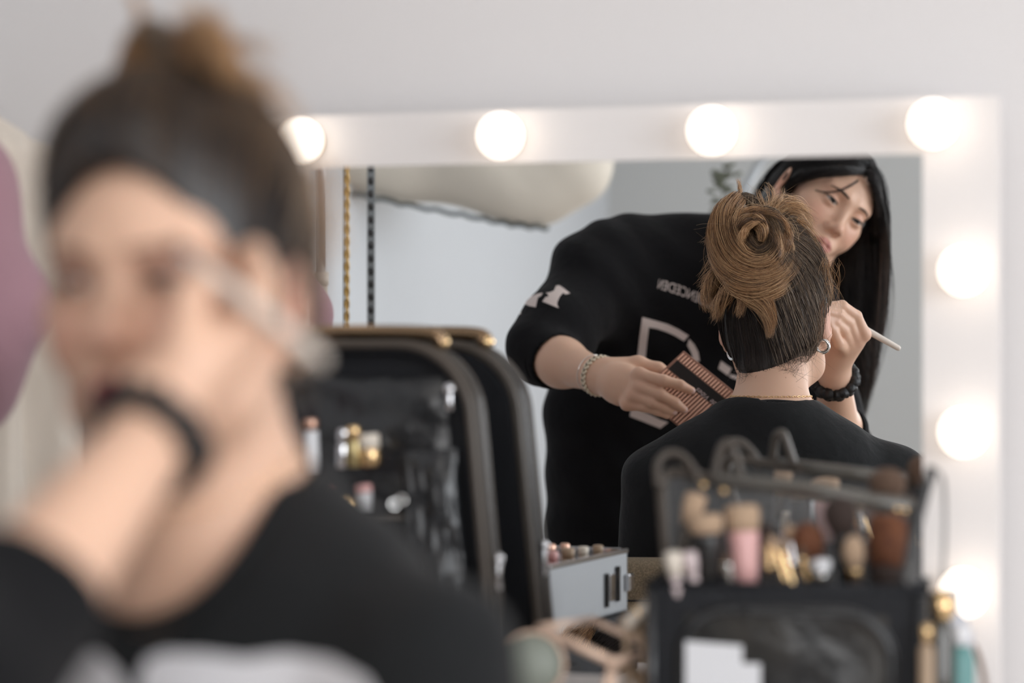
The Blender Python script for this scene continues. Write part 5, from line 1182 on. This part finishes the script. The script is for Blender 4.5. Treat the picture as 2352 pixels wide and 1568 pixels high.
# garments: cloth as lofted folds hanging from a hanger
def garment(name, label, w_, half, z_top, z_bot, m, seed, depth=.05, flare=1.15, shoulder=.10, cen=0):
    g = np.random.default_rng(seed); e = thing(name, label, 'garment', 'garments on the rack'); cpos = W(pu, w_, 0); n, mrows = 72, 30; vs = []
    ph = g.uniform(0, 6, 4)
    for j in range(mrows+1):
        v_ = j/mrows; z = z_top+(z_bot-z_top)*v_
        for i in range(n):
            a = 2*np.pi*i/n; sx = half*(min(1, (.30+.70*min(1, v_*9)**.7)))*(1+(flare-1)*v_); dx = math.cos(a); dy = math.sin(a)
            fold = 1+.10*math.sin(9*a+ph[0]+2*v_)*min(1, v_*5)+.05*math.sin(17*a+ph[1]-3*v_)*min(1, v_*5)
            vs.append(cpos+UM*(cen+sx*np.sign(dx)*abs(dx)**.8*fold)-NM*(depth*(.35+.65*min(1, v_*4))*dy*fold*1.1)+V3(0, 0, z-(.0 if v_ > 0 else 0)-shoulder*abs(dx)**2*max(0, 1-v_*6)))
    fs = [(j*n+i, j*n+(i+1) % n, (j+1)*n+(i+1) % n, (j+1)*n+i) for j in range(mrows) for i in range(n)]+[tuple(range(n)), tuple(mrows*n+i for i in range(n))[::-1]]
    mesh('cloth', vs, fs, m, e)
    hk = W(pu, w_, z_top); mb = MB(); mb.add(*tube(smoothpath([hk+V3(0, 0, -.01), hk+V3(0, 0, 1.765-z_top), W(pu-.012, w_, 1.795), W(pu-.02, w_, 1.778)], 20), .0018, 6)); mb.build('hanger_hook', M['chrome'], e, True)
    return e
ztc = CZ+(784-160)/F*2.7
g1 = garment('cream_dress', 'cream dress hanging on the rack nearest the back wall', .15, .235, ztc+.06, .45, M['creamcloth'], 3, .045, 1.12, .11)
g1 = garment('cream_coat', 'cream coat hanging in front of the cream dress', .29, .205, ztc+.0, .40, mat('cream_wool', (.78, .70, .62), .9, bump=(14, .5, .02)), 4, .040, 1.2, .12)
# mauve jacket with a sleeve that sticks out
mj = thing('mauve_jacket', 'mauve jacket with bulging sleeve hanging at the left edge of the frame', 'garment', 'garments on the rack')
ms = SDF(); c_ = W(pu, .50, 0)
ms.el(c_+V3(0, 0, 1.15), (.13, .07, .42), np.stack([UM, NM, V3(0, 0, 1)], 1), .03); ms.rc(c_+UM*.12+V3(0, 0, 1.47), P(-90, 420, 2.40), .055, .05, .04); ms.rc(P(-90, 420, 2.40), P(-16, 715, 2.355), .044, .048, .05); ms.rc(P(-16, 730, 2.355), P(-60, 930, 2.39), .048, .034, .04); ms.rc(c_+UM*-.12+V3(0, 0, 1.47), c_+UM*-.18+V3(0, 0, 1.1), .055, .04, .04)
ms.rc(c_-UM*.10+V3(0, 0, 1.50), c_+UM*.10+V3(0, 0, 1.50), .05, .05, .05)
b2s = list(ms.p)
def mfold(p):
    d = np.full(len(p), 9.0)
    for f_, k_, o_ in b2s: d = smin(d, f_(p), k_)
    return d+.003*np.sin(40*p[:, 2]+30*p[:, 0])+.002*np.sin(75*p[:, 0]+20*p[:, 2])
ms.p = [(mfold, .01, 1)]
v, f = ms.mesh(c_+V3(-.35, -.35, .6), c_+V3(.50, .25, 1.65), .005); mesh('cloth', v, f, M['mauve'], mj)
mesh('hanger_hook', *tube(smoothpath([c_+V3(0, 0, 1.54), c_+V3(0, 0, 1.76), c_-UM*.012+V3(0, 0, 1.795), c_-UM*.02+V3(0, 0, 1.778)], 20), .0018, 6), M['chrome'], mj)

# ---- big cream canopy seen at the top of the mirror
cn = thing('cloth_canopy', 'large cream cloth canopy with dark wavy trim at the top of the mirror', 'canopy')
cs = SDF(); D5 = 5.4
low = [(640, 383), (720, 388), (820, 399), (950, 425), (1080, 449), (1180, 468), (1260, 476), (1316, 452)]
for i in range(len(low)-1):
    a_, b_ = low[i], low[i+1]
    for up in (60, 150, 250): cs.rc(V(a_[0]-up*.0, a_[1]-up, D5), V(b_[0], b_[1]-up, D5-.0), .070, .070, .09)
lo_ = np.min([V(600, 600, D5), V(1500, 0, D5), V(600, 0, D5)], 0)-.2; hi_ = np.max([V(600, 600, D5), V(1500, 0, D5), V(600, 0, D5)], 0)+.2
cs2 = SDF(); b3s = list(cs.p)
def cfold(p):
    d = np.full(len(p), 9.0)
    for f_, k_, o_ in b3s: d = smin(d, f_(p), k_)
    return d+.006*np.sin(26*(p@UM)+14*p[:, 2])
cs2.fn(cfold)
v, f = cs2.mesh(lo_, np.minimum(hi_, [9, 9, 2.2]), .012); mesh('cloth', v, f, M['shade'], cn)
tp = np.array([V(x, y+48+3*math.sin(i*2.2), D5-.04) for i, (x, y) in enumerate(smoothpath(np.c_[np.array(low, float)[:-1], np.zeros(7)], 40)[:, :2])])
mesh('trim', *tube(tp, .0055, 8), M['shadetrim'], cn)
for px in (800, 1200): a_ = V(px, 100, D5); mesh('cord', *tube([V3(a_[0], a_[1], min(a_[2], 1.8)), V3(a_[0], a_[1], H)], .003, 6), M['trim'], cn)

# ---- floor lamp arm and dried sprig behind the artist
vs_ = thing('flower_vase', 'tall vase with dried sprig behind the standing person', 'vase')
b_ = V(1690, 900, 5.3); MB().add(*lathe([(.001, 0), (.06, 0), (.075, .2), (.08, .5), (.05, .85), (.035, .95), (.04, 1), (.001, .98)], V3(b_[0], b_[1], .0005), V3(b_[0], b_[1], 1.0), 28)).build('vase', M['greygreen'], vs_, True)
stem = smoothpath([V3(b_[0], b_[1], .95), V(1685, 620, 5.3), V(1678, 520, 5.3), V(1662, 450, 5.3), V(1664, 395, 5.3)], 40); mesh('stem', *tube(stem, .0025, 6), M['leaf'], vs_)
for i in range(14, 40, 1):
    p_ = stem[i]; 
    for s_ in (-1, 1): v, f = ball(p_+rdir(V3(1, 0, 0))*.02*s_*rng.uniform(0, 1.8)+V3(0, 0, rng.uniform(-.01, .02)), (.010, .004, .007), 6, frame(rng.normal(size=3))); mesh('leaf', v, f, M['leaf'], vs_)
fl = thing('floor_lamp', 'thin grey floor lamp with slanted arm behind the standing person', 'lamp')
a_ = V(1640, 560, 5.45); MB().add(*lathe([(.001, 0), (.14, 0), (.14, .6), (.02, 1), (.001, 1)], V3(a_[0], a_[1], .0005), V3(a_[0], a_[1], .04), 30)).build('base', M['chrome'], fl, True)
mesh('pole', *tube([V3(a_[0], a_[1], .03), V(1640, 560, 5.45)], .010, 10), M['alu'], fl); mesh('arm', *tube([V(1640, 560, 5.45), V(1775, 320, 5.45)], .011, 10), M['alu'], fl)
hd = V(1800, 270, 5.45); MB().add(*lathe([(.02, 0), (.03, .1), (.10, 1), (.095, 1), (.028, .12), (.001, .1)], V(1775, 320, 5.45)+V3(0, 0, .02), V(1790, 400, 5.45)*0+V(1775, 320, 5.45)+rdir(V3(.08, 0, .04)), 24)).build('shade', M['alu'], fl, True)

# ---- chair of the seated person
ch = thing('upholstered_chair', 'brown woven upholstered chair under the seated person', 'chair')
cb_ = T(0, -.205, 0)*V3(1, 1, 0); zc = .87
out = rrect(.50, .34, .035, 6); v, f = prism(out, R31[:, 0], V3(0, 0, 1), cb_+V3(0, 0, zc-.17), .07)
v = v-R31[:, 1]*0; o = mesh('backrest', v, f, M['weave'], ch, True); m = o.modifiers.new('b', 'BEVEL'); m.width = .018; m.segments = 4; m.limit_method = 'ANGLE'
mesh('seam', *tube([cb_+R31[:, 0]*x+V3(0, 0, zc-.055)+R31[:, 1]*.0 for x in (-.25, .25)], .0015, 6), M['blackplastic'], ch)
v, f = box(T(0, .05, 0)*V3(1, 1, 0)+V3(0, 0, .425), (.50, .50, .09), R31); o = mesh('seat', v, f, M['weave'], ch, True); m = o.modifiers.new('b', 'BEVEL'); m.width = .02; m.segments = 4
for sx in (-1, 1):
    for sy in (-.17, .27): q_ = T(sx*.22, sy, 0); MB().add(*lathe([(.001, 0), (.014, 0), (.020, 1), (.001, 1)], V3(q_[0], q_[1], .0005), V3(q_[0], q_[1], .385), 14)).build('leg', M['wood'], ch, True)
    q_ = T(sx*.22, -.216, 0); MB().add(*box(V3(q_[0], q_[1], .55), (.03, .02, .30), R31)).build('back_post', M['wood'], ch)
